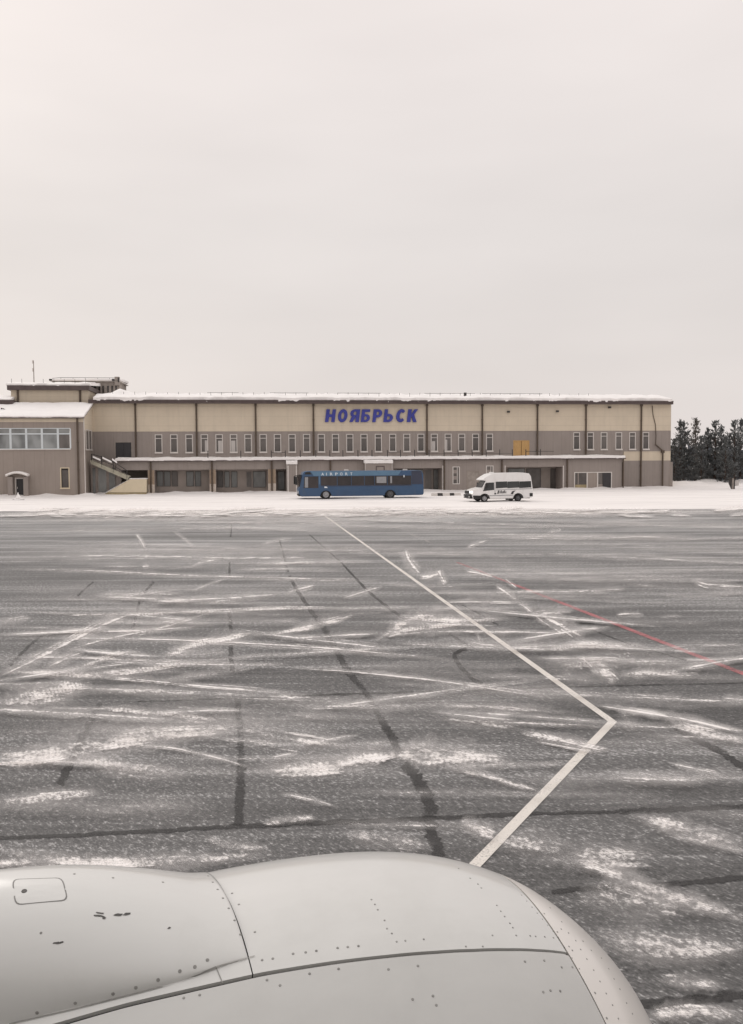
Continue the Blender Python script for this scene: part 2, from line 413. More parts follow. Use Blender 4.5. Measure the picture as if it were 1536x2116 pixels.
for i in range(1, 30): P = Bc + (Cc - Bc) * (i / 29); rows.append((P + q2 * lw / 2, P - q2 * lw / 2))
w1 = MB().grid(rows).build('painted_line', M['paint_white'], apron); w1['label'] = 'bent white taxi line with a sharp corner'
M['paint_red_faint'] = paint('dusted_red_road_paint', (.56, .24, .245), .38, .7)
gline((945, 1162), (1066, 1209), .14, .0085, M['paint_red_faint'])
r1 = gline((1066, 1209), (1560, 1401), .175, .0085, M['paint_red']); r1['label'] = 'faded red boundary line'
gline((850, 1057), (1022, 1112), .15, .0083, M['paint_faint'])
for a, b in (((812,1086),(824,1092)), ((846,1102),(862,1110)), ((876,1114),(891,1122)), ((904,1130),(916,1136))):
    gline(a, b, .16, .0083, M['paint_faint'])
gline((1238, 1459), (1560, 1514), .09, .0083, M['paint_faint'])

# blown snow: streaks, tyre-pressed tracks, drifts lying on the asphalt
ST = [  # points, width px, density, tread
 ([(-30,1057),(300,1057),(770,1055),(1200,1053),(1570,1052)],9,1.6,0), ([(-30,1063),(300,1063),(800,1061),(1200,1058),(1570,1057)],13,1.0,0), ([(-30,1062),(200,1060),(600,1059),(900,1057)],8,1.2,0), ([(-30,1072),(400,1068),(900,1067),(1570,1064)],16,.5,0), ([(300,1060),(700,1061),(1000,1059)],8,1.1,0), ([(-30,1068),(300,1065),(770,1063),(1200,1060),(1570,1061)],10,.85,0), ([(-30,1078),(250,1074),(600,1080),(900,1076)],9,.5,0),
 ([(-30,1100),(200,1095),(520,1090),(800,1094)],9,.5,0), ([(700,1082),(1000,1090),(1300,1084),(1570,1088)],9,.5,0),
 ([(-30,1150),(250,1148),(520,1152),(770,1150)],28,.62,0), ([(-30,1128),(300,1136),(700,1132),(1000,1138)],14,.42,0),
 ([(-30,1174),(200,1180),(400,1190),(640,1197),(800,1200)],8,.75,0), ([(430,1140),(640,1135),(850,1140),(1100,1150)],16,.45,0),
 ([(800,1168),(1050,1175),(1300,1185),(1570,1180)],26,.40,0), ([(1000,1120),(1300,1125),(1570,1135)],16,.42,0),
 ([(900,1150),(1200,1145),(1570,1158)],10,.4,0), ([(1080,1195),(1300,1205),(1570,1230)],22,.34,0), ([(770,1205),(900,1212),(1050,1208)],8,.5,0),
 ([(280,1102),(291,1115),(303,1136)],7,1,0), ([(357,1098),(380,1112),(408,1138)],6,.7,0), ([(392,1172),(425,1160),(465,1152)],7,.95,0),
 ([(293,1171),(310,1170)],8,.9,0), ([(535,1127),(570,1118),(610,1112)],6,.75,0), ([(395,1222),(430,1208),(472,1194)],5,.7,0),
 ([(210,1072),(240,1066),(280,1060)],8,.8,0), ([(255,1075),(290,1065),(330,1058)],8,.7,0),
 ([(588,1226),(620,1217),(655,1209)],9,.9,0), ([(706,1237),(750,1224),(795,1212)],9,.9,0),
 ([(-20,1288),(30,1281),(68,1276)],10,.9,0), ([(-20,1312),(120,1307),(300,1302),(460,1289)],11,.95,0),
 ([(-10,1402),(60,1368),(165,1314),(235,1279),(312,1252)],17,1,0), ([(20,1262),(200,1270),(420,1264),(600,1256),(780,1262)],7,.8,1),
 ([(120,1352),(200,1325),(330,1296),(450,1262)],13,.75,0), ([(-20,1318),(300,1321),(600,1335),(770,1349),(1020,1372)],10,1,0),
 ([(-20,1357),(150,1358),(300,1364),(470,1372)],8,.9,0), ([(325,1362),(370,1343),(420,1327),(490,1315),(540,1312)],19,1,1),
 ([(540,1312),(620,1300),(690,1284),(735,1270)],9,1,1), ([(600,1302),(660,1287),(712,1272)],14,.75,0),
 ([(-20,1385),(80,1390),(170,1394),(260,1389),(360,1375),(480,1362)],13,1,1), ([(95,1380),(140,1358),(180,1342)],14,.9,0),
 ([(60,1402),(150,1385),(240,1352),(300,1345)],10,.7,1), ([(595,1380),(720,1387),(900,1405),(1020,1422),(1165,1444)],8,1,0),
 ([(120,1396),(250,1401),(400,1415),(520,1425),(640,1437)],10,1,0), ([(-20,1452),(60,1445),(130,1429),(195,1411)],34,.95,1),
 ([(-20,1478),(200,1484),(420,1495),(700,1480)],34,.45,0), ([(-20,1510),(150,1512),(380,1500),(560,1492)],22,.45,0), ([(280,1455),(500,1470),(760,1490)],30,.35,0),
 ([(200,1462),(330,1474),(450,1487)],13,.85,1), ([(-20,1554),(60,1560),(160,1548),(260,1530),(360,1520),(490,1512)],34,1,1),
 ([(330,1520),(480,1508),(580,1528),(720,1550),(800,1556)],36,.62,0), ([(230,1536),(350,1545),(450,1566),(525,1590)],8,.95,0),
 ([(515,1592),(640,1586),(740,1572),(845,1556)],30,1.15,1), ([(800,1556),(880,1556),(960,1562),(1060,1574)],40,1.1,1), ([(-20,1580),(70,1575),(150,1560)],16,.9,1),
 ([(150,1568),(270,1590),(390,1606)],26,.85,1), ([(-20,1660),(90,1647),(220,1634)],24,.62,1), ([(575,1638),(630,1650),(700,1668)],8,.9,0),
 ([(540,1702),(600,1694),(660,1690)],12,.85,1), ([(-20,1752),(80,1772),(180,1786),(320,1782),(450,1776),(570,1762)],24,1,1),
 ([(-20,1782),(60,1790),(150,1805)],26,1,1), ([(420,1730),(470,1748),(560,1752)],18,.55,1), ([(850,1455),(1000,1462),(1230,1478)],20,.45,0),
 ([(640,1450),(800,1458),(1000,1460),(1150,1470)],24,.40,0), ([(880,1478),(980,1490),(1090,1505)],20,.5,0), ([(1070,1512),(1150,1526),(1270,1553)],15,.95,1),
 ([(1100,1530),(1180,1546),(1240,1556)],6,.9,0), ([(925,1588),(1000,1602),(1060,1620),(1120,1634)],11,.8,1),
 ([(838,1134),(845,1160),(870,1192)],17,1.1,0), ([(862,1192),(890,1189),(912,1180)],13,1.1,0), ([(904,1176),(912,1192),(922,1210)],15,.95,0),
 ([(962,1133),(985,1124),(1010,1117)],7,.9,0), ([(1130,1102),(1150,1097),(1162,1094)],7,.8,0), ([(960,1180),(990,1184),(1030,1195)],9,1,0),
 ([(1022,1208),(1045,1222),(1072,1240)],10,1,0), ([(1068,1244),(1095,1262),(1130,1292)],10,1,0), ([(1110,1266),(1160,1292),(1212,1318)],24,1.2,0),
 ([(1040,1192),(1058,1208),(1070,1218)],6,.9,0), ([(895,1245),(1000,1242),(1110,1243)],9,.95,0), ([(1095,1270),(1140,1264),(1190,1261)],11,.95,0), ([(1190,1300),(1240,1298)],9,.8,0),
 ([(770,1328),(815,1300),(858,1278),(960,1281),(1075,1276)],16,1.05,1), ([(795,1314),(860,1298),(985,1288)],12,.95,1),
 ([(770,1316),(900,1306),(1050,1306),(1210,1311)],9,.9,0), ([(982,1300),(990,1318),(1000,1345)],6,.7,0), ([(900,1316),(1050,1335),(1180,1330),(1340,1336)],18,.62,0),
 ([(1215,1222),(1260,1218),(1300,1216)],8,.7,0), ([(1270,1271),(1300,1269),(1335,1271)],8,.8,0), ([(1360,1275),(1410,1272)],6,.6,0),
 ([(1425,1196),(1470,1209),(1560,1214)],13,.9,0), ([(1350,1229),(1440,1232),(1560,1222)],6,.45,0),
 ([(1110,1342),(1220,1334),(1340,1336)],12,.8,1), ([(1120,1380),(1250,1370),(1440,1374)],46,.5,1), ([(1228,1362),(1250,1388),(1275,1414)],22,.9,1), ([(1196,1352),(1215,1372),(1240,1396)],8,.8,0),
 ([(1280,1392),(1360,1391),(1450,1396)],13,.85,1), ([(1340,1345),(1420,1336),(1560,1334)],14,.55,0), ([(1480,1350),(1560,1342)],8,.5,0),
 ([(1230,1457),(1340,1473),(1440,1490),(1560,1518)],13,1.7,0), ([(1284,1464),(1298,1484),(1316,1510)],26,.55,0), ([(1370,1490),(1450,1512),(1560,1535)],16,.9,1),
 ([(1380,1576),(1440,1590),(1510,1606)],10,.95,0), ([(1490,1442),(1560,1450)],12,.8,0),
 ([(950,1692),(985,1712),(1030,1730)],26,1,1), ([(1300,1682),(1390,1706),(1470,1732),(1560,1752)],26,1,1), ([(1380,1726),(1470,1742),(1560,1765)],10,.8,1),
 ([(1000,1728),(1120,1752),(1240,1768),(1370,1765)],44,.6,1), ([(1180,1775),(1270,1806),(1350,1842),(1450,1870),(1560,1908)],28,1.1,1), ([(1190,1860),(1300,1855),(1420,1882)],60,.55,1),
 ([(1220,1930),(1310,1948),(1420,1965),(1560,1962)],46,.72,1), ([(1360,2024),(1430,2030),(1500,2036)],22,.8,1), ([(1330,2105),(1420,2092),(1560,2098)],30,.7,1),
 ([(700,1720),(790,1735),(900,1748)],26,.5,1), ([(180,1690),(330,1672),(450,1680)],26,.28,1), ([(1050,1600),(1230,1640),(1400,1650)],30,.22,1),
 ([(0,1215),(300,1225),(700,1232),(1000,1225)],40,.20,0), ([(-20,1420),(200,1425),(420,1432)],14,.6,0), ([(740,1400),(900,1390),(1100,1402)],26,.3,0),
]
RS = random.Random(21)
for i in range(95):                                   # faint long veils of drifting snow between the traced streaks
    y = 1066 + 640 * RS.random() ** 1.5; x = RS.uniform(-200, 1500); L_ = RS.uniform(180, 700); sl = RS.uniform(-.03, .05)
    ST.append(([(x, y), (x + L_ * .5, y + L_ * .5 * sl + RS.uniform(-4, 4)), (x + L_, y + L_ * sl)], RS.uniform(6, 16) * (.5 + (y - 1000) / 600), RS.uniform(.2, .6), 0))
for i in range(34):                                   # thin crossing lines, thickest at the left and centre
    y = RS.uniform(1225, 1600); x = RS.uniform(-150, 1000) if i < 28 else RS.uniform(700, 1450); L_ = RS.uniform(120, 480); sl = RS.choice((.02, .03, .05, .08, .10, -.05, -.14)) + RS.uniform(-.02, .02)
    if sl < -.15: L_ *= .5
    ST.append(([(x, y), (x + L_ * .5, y + L_ * .5 * sl + RS.uniform(-3, 3)), (x + L_, y + L_ * sl)], RS.uniform(5, 12), RS.uniform(.5, .95), 0))
for i in range(70):                                   # tongues of snow that break up the edge of the snow field
    x = RS.uniform(-60, 1590); y = 1059 - x * .0026 + RS.uniform(-3, 12) * RS.random(); L_ = RS.uniform(25, 130); sl = RS.uniform(-.10, .06)
    ST.append(([(x, y), (x + L_ * .5, y + L_ * .5 * sl), (x + L_, y + L_ * sl)], RS.uniform(3, 8), RS.uniform(.8, 1.6), 0))
def add_streaks():
    data = {0: (MB(), [], []), 1: (MB(), [], []), 2: (MB(), [], [])}
    cnt = [0]
    def lay(line, w, den, kind, off0, off1, t0, t1):
        mb, uv, dn = data[kind]; cnt[0] += 1; z = .011 + 6e-5 * cnt[0]; k = len(mb.v); n = len(line); L = RS.random() * 90; prev = None; m = 0
        for j, p in enumerate(line):
            t = j / (n - 1)
            if t < t0 - 1e-6 or t > t1 + 1e-6: continue
            tt = (t - t0) / max(1e-6, t1 - t0)
            a = line[max(j - 1, 0)]; b = line[min(j + 1, n - 1)]; d = (b - a).normalized(); q = Vector((-d.y, d.x))
            ta = min(1, tt * 3.2, (1 - tt) * 3.2)
            ww = w * (.35 + .65 * ta) * (.85 + .3 * RS.random())
            p = p + q * (off0 + (off1 - off0) * tt)
            c = gpt(p.x, p.y, z)
            if prev is not None: L += (c - prev).length
            prev = c
            for s_ in (1, 0, -1):
                e_ = p + q * ww * s_
                mb.v.append(tuple(gpt(e_.x, e_.y, z))); uv.append((L, float(s_))); dn.append(den * min(1, ta * 1.3))
            m += 1
        for j in range(m - 1):
            for c_ in range(2):
                a = k + j * 3 + c_; mb.f.append((a, a + 1, a + 4, a + 3))
    for pts, w, den, tr in ST:
        line = smooth_line(pts, 12)
        lay(line, w * 1.3, den * .46, 2, 0, 0, 0, 1)                       # soft veil
        if tr:
            lay(line, w * .85, den * 1.1, 1, RS.uniform(-.1, .1) * w, RS.uniform(-.1, .1) * w, 0, 1)
            for k in range(3):
                t0 = RS.uniform(0, .5); t1 = min(1, t0 + RS.uniform(.3, .6)); o = RS.uniform(-.45, .45) * w
                lay(line, w * RS.uniform(.14, .3), den * RS.uniform(.8, 1.2), 1, o, o + RS.uniform(-.2, .2) * w, t0, t1)
        for k in range(2 if tr else 4):
            t0 = 0 if k == 0 else RS.uniform(0, .55); t1 = 1 if k == 0 else min(1, t0 + RS.uniform(.3, .7)); o = 0 if k == 0 else RS.uniform(-.5, .5) * w
            lay(line, w * (RS.uniform(.22, .34) if k == 0 else RS.uniform(.07, .18)), den * (1.25 if k == 0 and not tr else RS.uniform(.7, 1.2)), 0, o, o + RS.uniform(-.3, .3) * w, t0, t1)
    for kd, (mb, uv, dn) in data.items():
        nm = ('snow_streaks', 'snow_tracks', 'snow_veils')[kd]
        me = bpy.data.meshes.new(nm); me.from_pydata(mb.v, [], mb.f); me.update()
        lay_ = me.uv_layers.new(name='UVMap')
        for lp in me.loops: lay_.data[lp.index].uv = uv[lp.vertex_index]
        at = me.attributes.new('dens', 'FLOAT', 'POINT'); at.data.foreach_set('value', dn)
        me.materials.append(M[('dust', 'tread', 'veil')[kd]])
        o = bpy.data.objects.new(nm, me); COL.objects.link(o)
        tag(o, ('thin streaks of blown snow lying over the grey apron', 'snow pressed into broken tyre tracks across the grey apron', 'faint veils of snow dust spread along the grey apron')[kd], 'snow', kind='stuff')
add_streaks()

# snow field before and around the terminal
def fbm(x, y, s=1.0, o=4):
    return mnoise.fractal(Vector((x * s, y * s, 3.7)), 1.0, 2.0, o)
EDGE = [gpt(0, 1056), gpt(768, 1054), gpt(1536, 1051)]
e0 = EDGE[0]; e1 = EDGE[2]; ed = (e1 - e0)
def edge_y(x): return e0.y + (x - e0.x) * ed.y / ed.x
def wall_dist(x, y):
    P = Vector((x, y, 0)) - BO; return P.dot(BU), P.dot(BV)
def snow_h(x, y):
    t = y - edge_y(x)
    h = .10 * min(1, max(0, t) / 3.0) + .05 * min(1, max(0, t - 3) / 6) * (fbm(x, y, .25) + .3)
    h += .035 * fbm(x * .35, y, .8, 3)
    u, v = wall_dist(x, y)
    if u > 38.5:                                         # ploughed bank before the pines
        k = min(1, (u - 38.5) / 2.0); w = max(0, 1 - abs(v + 5) / 7.0)
        h += k * w * (.75 + .55 * fbm(x, y, .45) + .25 * fbm(x, y, 1.4))
        h += k * .25 * min(1, max(0, -v) / 20)
    else:
        v0 = 7.0 if u < -32 else (4.0 if u < 32 else 0)
        h += .28 * max(0, 1 - abs(v - v0) / 1.6) * (.75 + .8 * fbm(x, y, .5))
    return h
rows = []
ts = [0, .35, .8, 1.5, 2.5, 4, 6, 8, 10, 12, 14, 16, 18, 20] + [20 + i * .9 for i in range(1, 34)] + [52, 56, 60, 66, 74, 90, 120, 170, 260]
xs = [-130 + i * 4 for i in range(20)] + [-50 + i * .7 for i in range(160)] + [62 + i * 4 for i in range(20)]
for t in ts:
    r = []
    for x in xs:
        y = edge_y(x) + t + (1.3 * fbm(x, 0, .11) + .5 * fbm(x, 5, .5)) * max(0, 1 - t / 3.0)
        r.append((x, y, .016 + max(0.0, snow_h(x, y)) * (0 if t == 0 else 1)))
    rows.append(r)
tag(MB().grid(rows).build('snow_field', M['field'], smooth=True), kind='structure')

def snow_sheet(name, parent, x0, x1, y0, y1, z0, z1, th, nx, ny=6, rag=.15, seed=0, taper=True, drop=1.0):
    rr = random.Random(seed); top = []
    for j in range(ny + 1):
        r = []
        for i in range(nx + 1):
            tx, ty = i / nx, j / ny; x = x0 + (x1 - x0) * tx; y = y0 + (y1 - y0) * ty
            n_ = mnoise.fractal(Vector((x * .55, y * .6, seed * 3.1)), 1, 2, 4)
            if j == 0: y += rag * (n_ * 1.6 + (rr.random() - .5) * .7)
            z = z0 + (z1 - z0) * ty + th * (1 + .45 * n_) * (.55 if (j == 0 and taper) else 1)
            r.append((x, y, z))
        top.append(r)
    mb = MB().grid(top)
    sk = lambda ring: [(p[0], p[1], (z0 + (z1 - z0) * ((p[1] - y0) / (y1 - y0) if y1 != y0 else 0)) - .01) for p in ring]
    for ring in (top[0], top[-1], [r[0] for r in top], [r[-1] for r in top]):
        low = sk(ring)
        if ring is top[0]: low = [(p[0], p[1] + .05, p[2] - abs(rr.gauss(0, .05)) * rag * 5 * drop) for p in low]
        mb.grid([ring, low])
    return mb.build(name, M['snow_roof'], parent, smooth=True)

# ------------------------------------------------------------------ terminal building
def wall_holes(mb, x0, x1, z0, z1, y, holes, depth=.22):
    X = sorted({x0, x1, *[h[0] for h in holes], *[h[1] for h in holes]}); Z = sorted({z0, z1, *[h[2] for h in holes], *[h[3] for h in holes]})
    X = [x for x in X if x0 <= x <= x1]; Z = [z for z in Z if z0 <= z <= z1]
    for a, b in zip(X, X[1:]):
        for c, d in zip(Z, Z[1:]):
            mx, mz = (a + b) / 2, (c + d) / 2
            if any(h[0] < mx < h[1] and h[2] < mz < h[3] for h in holes): continue
            mb.poly([(a, y, c), (b, y, c), (b, y, d), (a, y, d)])
    for h in holes:
        a, b, c, d = h[0], h[1], max(h[2], z0), min(h[3], z1); yy = y + (h[4] if len(h) > 4 else depth)
        mb.poly([(a, y, c), (a, yy, c), (a, yy, d), (a, y, d)]); mb.poly([(b, y, c), (b, y, d), (b, yy, d), (b, yy, c)])
        mb.poly([(a, y, d), (a, yy, d), (b, yy, d), (b, y, d)]); mb.poly([(a, y, c), (b, y, c), (b, yy, c), (a, yy, c)])
def frame_mb(w, h, t, y0, y1, sill=0.0):
    b = MB(); b.box(-w/2, -w/2 + t, y0, y1, 0, h); b.box(w/2 - t, w/2, y0, y1, 0, h)
    b.box(-w/2 + t, w/2 - t, y0, y1, h - t, h); b.box(-w/2 + t, w/2 - t, y0, y1, 0, t)
    if sill: b.box(-w/2 - .04, w/2 + .04, y0 - .14, y0 - .002, -.05, sill)
    return b
TB = empty('terminal_building', BO, TH)
tag(TB, 'long two-storey terminal with beige upper panels, grey lower band and snowy roof', 'building')
uL, uR = bu(193), bu(1386)
zS = 7.40                                     # grey / beige boundary
zE = bz(834.5, 700)                           # underside of fascia
zA = 3.86                                     # annex eaves
pipes_px = [282, 407.6, 529.5, 648.6, 882.4, 996.4, 1110, 1210, 1324]
pu = [bu(p) for p in pipes_px]
# beige panels, one to a bay
lim = [uL] + pu + [uR]
for a, b in zip(lim, lim[1:]):
    MB().box(a + .015, b - .015, 0, .2, zS, zE).build('wall_panel', M['beige'], TB)
# grey band with window and door openings
wpx = [328.6,360.2,391.7,423.2,453.7,483.5,513.4,544.5,574.2,604.2,634.3,664.5,693.9,723.5,752.8,782.4,812,841.1,870.3,897.9,926.5,954.6,983.3,1012.1]
wpr = [1191.8,1220.3,1248.4,1278.8,1307,1334.7]
WW, WH = .86, 2.22
wins = [(bu(p), 4.84, 'l') for p in wpx] + [(bu(p), 4.98, 'r') for p in wpr]
holes = [(u - WW/2, u + WW/2, z, z + WH) for u, z, _ in wins]
dd = (bu(237.6), bu(273.8), 3.9, bz(912.5, 256)); dw = (bu(1061), bu(1094.4), 3.9, bz(910, 1078))
zB0, zB1 = bz(951.8, 1340), bz(932.7, 1340)
mbw = MB(); wall_holes(mbw, uL, bu(1288), 3.4, zS - .003, .03, holes[:24] + [h for h in holes[24:] if h[1] < bu(1288)] + [dd, dw])
rest = [h for h in holes if h[0] > bu(1288) - .5]
wall_holes(mbw, bu(1288), uR, zB1, zS - .003, .03, rest)
mbw.build('wall', M['grey'], TB)
MB().box(bu(1289), uR, .02, .2, zB0 + .002, zB1 - .002).build('wall_panel', M['beige'], TB)
MB().box(bu(1288), uR, .03, .2, -.3, zB0).build('wall', M['grey'], TB)
# shell behind
dp = 26.0
sb = MB(); sb.poly([(uR, 0, -.3), (uR, dp, -.3), (uR, dp, zE), (uR, 0, zE)]); sb.poly([(uL, dp, -.3), (uL, dp, zE), (uR, dp, zE), (uR, dp, -.3)])
sb.poly([(uL, 0, -.3), (uL, 0, zE), (uL, dp, zE), (uL, dp, -.3)]); sb.build('side_wall', M['beige'], TB)
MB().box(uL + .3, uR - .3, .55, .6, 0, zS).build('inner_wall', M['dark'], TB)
# windows
fm = frame_mb(WW, WH, .085, .02, .12, .13); fm.box(-WW/2 + .085, WW/2 - .085, .05, .12, WH - .52, WH - .45)
w0 = None
CURT = {423.2: (.05, .38, 0, 1.5), 453.7: (-.12, .34, 0, 1.45), 483.5: (-.3, .2, 0, 1.45), 897.9: (-.3, .12, 0, 1.3), 926.5: (-.34, -.1, 0, 1.5)}
pane_me = MB().box(-WW/2 + .085, WW/2 - .085, .09, .10, .085, WH - .085).mesh('pane', M['glass'])
for (u, z, s_), px in zip(wins, wpx + wpr):
    if w0 is None: w = w0 = fm.build('window', M['white'], TB)
    else: w = copy_to(w0, TB)
    w.location = (u, 0, z)
    p = bpy.data.objects.new('pane', pane_me); COL.objects.link(p); p.parent = w
    if px in CURT:
        a, b, c, d = CURT[px]; MB().box(a, b, .075, .085, c + .1, d).build('curtain', M['curtain'], w)
# doors of the upper storey
dr = frame_mb(dd[1] - dd[0], dd[3] - dd[2], .1, .02, .14).build('door', M['concrete'], TB); dr.location = ((dd[0] + dd[1]) / 2, 0, dd[2]); dr['label'] = 'dark double door on the annex roof'
hw = (dd[1] - dd[0]) / 2 - .1; hh = dd[3] - dd[2] - .1
for s_ in (-1, 1):
    lf = MB().box(s_ * .012, s_ * hw, .07, .13, .1, hh).build('leaf', M['door_dark'], dr)
dr2 = frame_mb(dw[1] - dw[0], dw[3] - dw[2], .07, .02, .14).build('door', M['wood'], TB); dr2.location = ((dw[0] + dw[1]) / 2, 0, dw[2]); dr2['label'] = 'bare plywood double door'
hw = (dw[1] - dw[0]) / 2 - .07; hh = dw[3] - dw[2] - .07
for s_ in (-1, 1):
    MB().box(s_ * .03, s_ * hw, .05, .13, .1, hh).build('leaf', M['wood'], dr2)
# downpipes
for px, u in zip(pipes_px, pu):
    z0 = 3.95 if px < 1300 else 0
    b = MB().tube((u, -.16, zE + .05), (u, -.16, z0), .105, n=10)
    for k in range(int((zE - z0) / 1.9)):
        b.box(u - .13, u + .13, -.17, 0, z0 + 1 + k * 1.9, z0 + 1.06 + k * 1.9)
    b.box(u - .14, u + .14, -.30, -.02, zE - .25, zE + .05)
    b.build('downpipe', M['pipe'], TB)
# fascia and roof
yF = -.75
uFl, uFr = bu(185, .75), bu(1390.5, .75)
zF0, zF1 = bz(834.2, 700, .75), bz(827.3, 700, .75)
MB().box(uFl, uFr, yF, yF + .12, zF0, zF1).box(uFl, uFr, yF - .05, yF, zF1 - .12, zF1 + .03).build('fascia', M['brown'], TB)
MB().box(uFl, uFr, yF + .12, 0, zF0 + .04, zF0 + .09).build('soffit', M['brown'], TB)
zR = zF1 + .95
rb = MB(); rb.grid([[(uFl, yF, zF1), (uFr, yF, zF1)], [(uFl, 13, zR), (uFr, 13, zR)], [(uFl, dp + .7, zF1), (uFr, dp + .7, zF1)]])
rb.poly([(uFr, yF, zF0), (uFr, yF, zF1), (uFr, 13, zR), (uFr, dp + .7, zF1), (uFr, dp + .7, zF0)]); rb.poly([(uFl, yF, zF0), (uFl, yF, zF1), (uFl, 13, zR), (uFl, dp + .7, zF1), (uFl, dp + .7, zF0)])
rb.build('roof', M['brown'], TB)
snow_sheet('roof_snow', TB, uFl + .6, uFr - .25, yF + .02, 13, zF1 + .03, zR + .03, .60, 300, 10, .22, 3, drop=1.6)
# snow guards along the eaves
gp = MB().tube((0, 0, 0), (0, 0, .62), .022, n=5).mesh('guard_post', M['metal_dark'])
x = bu(234, 0); z0 = zF1 + .25
gp_n = 0
while x < uFr - 10:
    p = bpy.data.objects.new('guard_post', gp); COL.objects.link(p); p.parent = TB; p.location = (x, .9, z0 + .16 + R.uniform(-.05, .05)); x += 1.28
for a, b in ((bu(430), bu(495)), (bu(700), bu(790)), (bu(880), bu(985)), (bu(1000), bu(1125)), (bu(560), bu(640))):
    MB().tube((a, .9, z0 + .74), (b, .9, z0 + .74), .02, n=5).build('guard_rail', M['metal_dark'], TB)
MB().box(bu(971), bu(976), 3, 3.3, zF1 + .5, zF1 + 1.25).build('roof_vent', M['metal_dark'], TB)
# drift heaped against the left end of the roof
dr_ = []
ua, ub = bu(205), bu(300); 
for j in range(9):
    r = []
    for i in range(25):
        t = i / 24; x = ua + (ub - ua) * t; s_ = j / 8
        hgt = max(0, 1 - abs(t - .42) / (.42 if t < .42 else .58)) ** .9 * math.sin(math.pi * min(1, .08 + s_)) if s_ < 1 else 0
        r.append((x, 1.0 + s_ * 5, zF1 + .05 + (zR - zF1) * (1 + s_ * 5) / 13.7 + .3 + hgt * 1.0 + .05 * fbm(x, s_ * 5, .8)))
    dr_.append(r)
MB().grid(dr_).build('snow_drift', M['snow_roof'], TB, smooth=True)

# ---- ground-floor annex that stands before the main wall
AV = 4.0; yA = -AV
def au(px): return bu(px, AV)
def az(py, px): return bz(py, px, AV)
aL, aR = au(240), au(1286)
zT = zA - .02
z_o = az(970, 500)
bay = [(au(250), au(305), -.3, z_o, 3.0), (au(319), au(432.5), -.3, z_o, 2.2), (au(446), au(553.5), -.3, z_o, 2.2), (au(570), au(592), -.3, z_o, 2.2),
       (au(814), au(913.5), -.3, az(967.6, 860), 2.4), (au(1043.5), au(1163), -.3, az(964.8, 1100), 2.6)]
win_a = [(au(935.5), au(950.3), az(1000.5, 943), az(964, 943), .2), (au(1005), au(1020), az(1000, 1012), az(962, 1012), .2)]
door_a = (au(965), au(991), -.3, az(973, 978), .2)
ent = (au(1187), au(1265), -.3, az(975.3, 1226), .2)
ab_ = MB(); wall_holes(ab_, aL, aR, -.3, zT, yA, bay + win_a + [door_a, ent])
ab_.poly([(aR, yA, -.3), (aR, -.0, -.3), (aR, -.0, zT), (aR, yA, zT)]); ab_.build('annex_wall', M['grey'], TB)
for h in bay:
    rc = MB(); rc.poly([(h[0], yA + h[4], -.3), (h[1], yA + h[4], -.3), (h[1], yA + h[4], h[3]), (h[0], yA + h[4], h[3])])
    rc.build('recess_wall', M['recess'], TB)
MB().box(aL - .0, aR + .35, yA - .38, 0.0, zT, zT + .12).build('annex_roof', M['brown'], TB)
snow_sheet('annex_snow', TB, aL - .05, aR + .25, yA - .42, .0, zT + .125, zT + .22, .27, 240, 6, .07, 11, taper=False)
# panes and mullions within the recesses
def recess_pane(px0, px1, py0, py1, d, mt, fr=None, lab=None):
    v = AV - d + .06; a, z1 = bpx(px0, py0, v); b, z0 = bpx(px1, py1, v); w, h = b - a, z1 - z0
    f = frame_mb(w, h, .05, 0, .06).build('window', fr or M['metal_dark'], TB); f.location = ((a + b) / 2, -v, z0)
    MB().box(-w/2 + .05, w/2 - .05, .02, .05, .05, h - .05).build('pane', mt, f)
    return f
for a, b, mt in ((324,338,'glass_recess'),(339,353,'glass_recess'),(355,368,'glass'),(385,401,'glass_pale2'),(403,416,'glass_recess')):
    recess_pane(a, b, 974, 1005, 2.2, M.get(mt, M['glass_recess']))
for a, b, mt in ((449,462,'glass'),(464,475,'glass_recess'),(478,491,'glass_recess'),(509,521,'glass'),(523,550,'glass_recess')):
    recess_pane(a, b, 974, 1007, 2.2, M[mt], M['metal_dark'] if a != 509 else M['grey'])
recess_pane(574, 589, 974, 1012, 2.2, M['glass_recess'])
recess_pane(878, 893, 970, 1016, 2.4, M['glass'], M['grey']); recess_pane(896, 911, 970, 1016, 2.4, M['glass_recess'])
recess_pane(820, 848, 970, 1016, 2.4, M['glass']); recess_pane(850, 875, 970, 1016, 2.4, M['glass_recess'])
recess_pane(1050, 1085, 968, 1012, 2.6, M['glass_recess']); recess_pane(1088, 1118, 968, 1012, 2.6, M['glass']); recess_pane(1138, 1160, 968, 1012, 2.6, M['glass'])
# columns beside the recesses: tan above, pale below
for a, b in ((305.5, 318.5), (433, 445.5), (554, 569.5)):
    u0, u1 = au(a), au(b); zc = az(1000, 440)
    c = MB().box(u0, u1, yA - .03, yA + .5, zc, z_o - .002).build('column', M['tan_col'], TB)
    MB().box(u0 - .02, u1 + .02, yA - .05, yA + .52, -.3, zc).build('column_base', M['col_low'], c)
# annex downpipes
for px in (311.5, 438, 561.5, 682.8, 917.8, 1037, 1171.8, 1287.3):
    u = au(px); b = MB().tube((u, yA - .17, zT), (u, yA - .17, .25), .1, n=10)
    b.box(u - .12, u + .12, yA - .2, yA, 2.4, 2.46); b.box(u - .12, u + .12, yA - .2, yA, 1.0, 1.06); b.build('downpipe', M['pipe'], TB)
# white jambs on the openings
for px in (595.0, 611.8, 915.2, 1164.6, 1044):
    u = au(px); hgt = az(962, px)
    MB().box(u - .055, u + .055, yA - (.62 if px < 620 else .04), yA + .05, -.2, hgt).build('jamb', M['white'], TB)
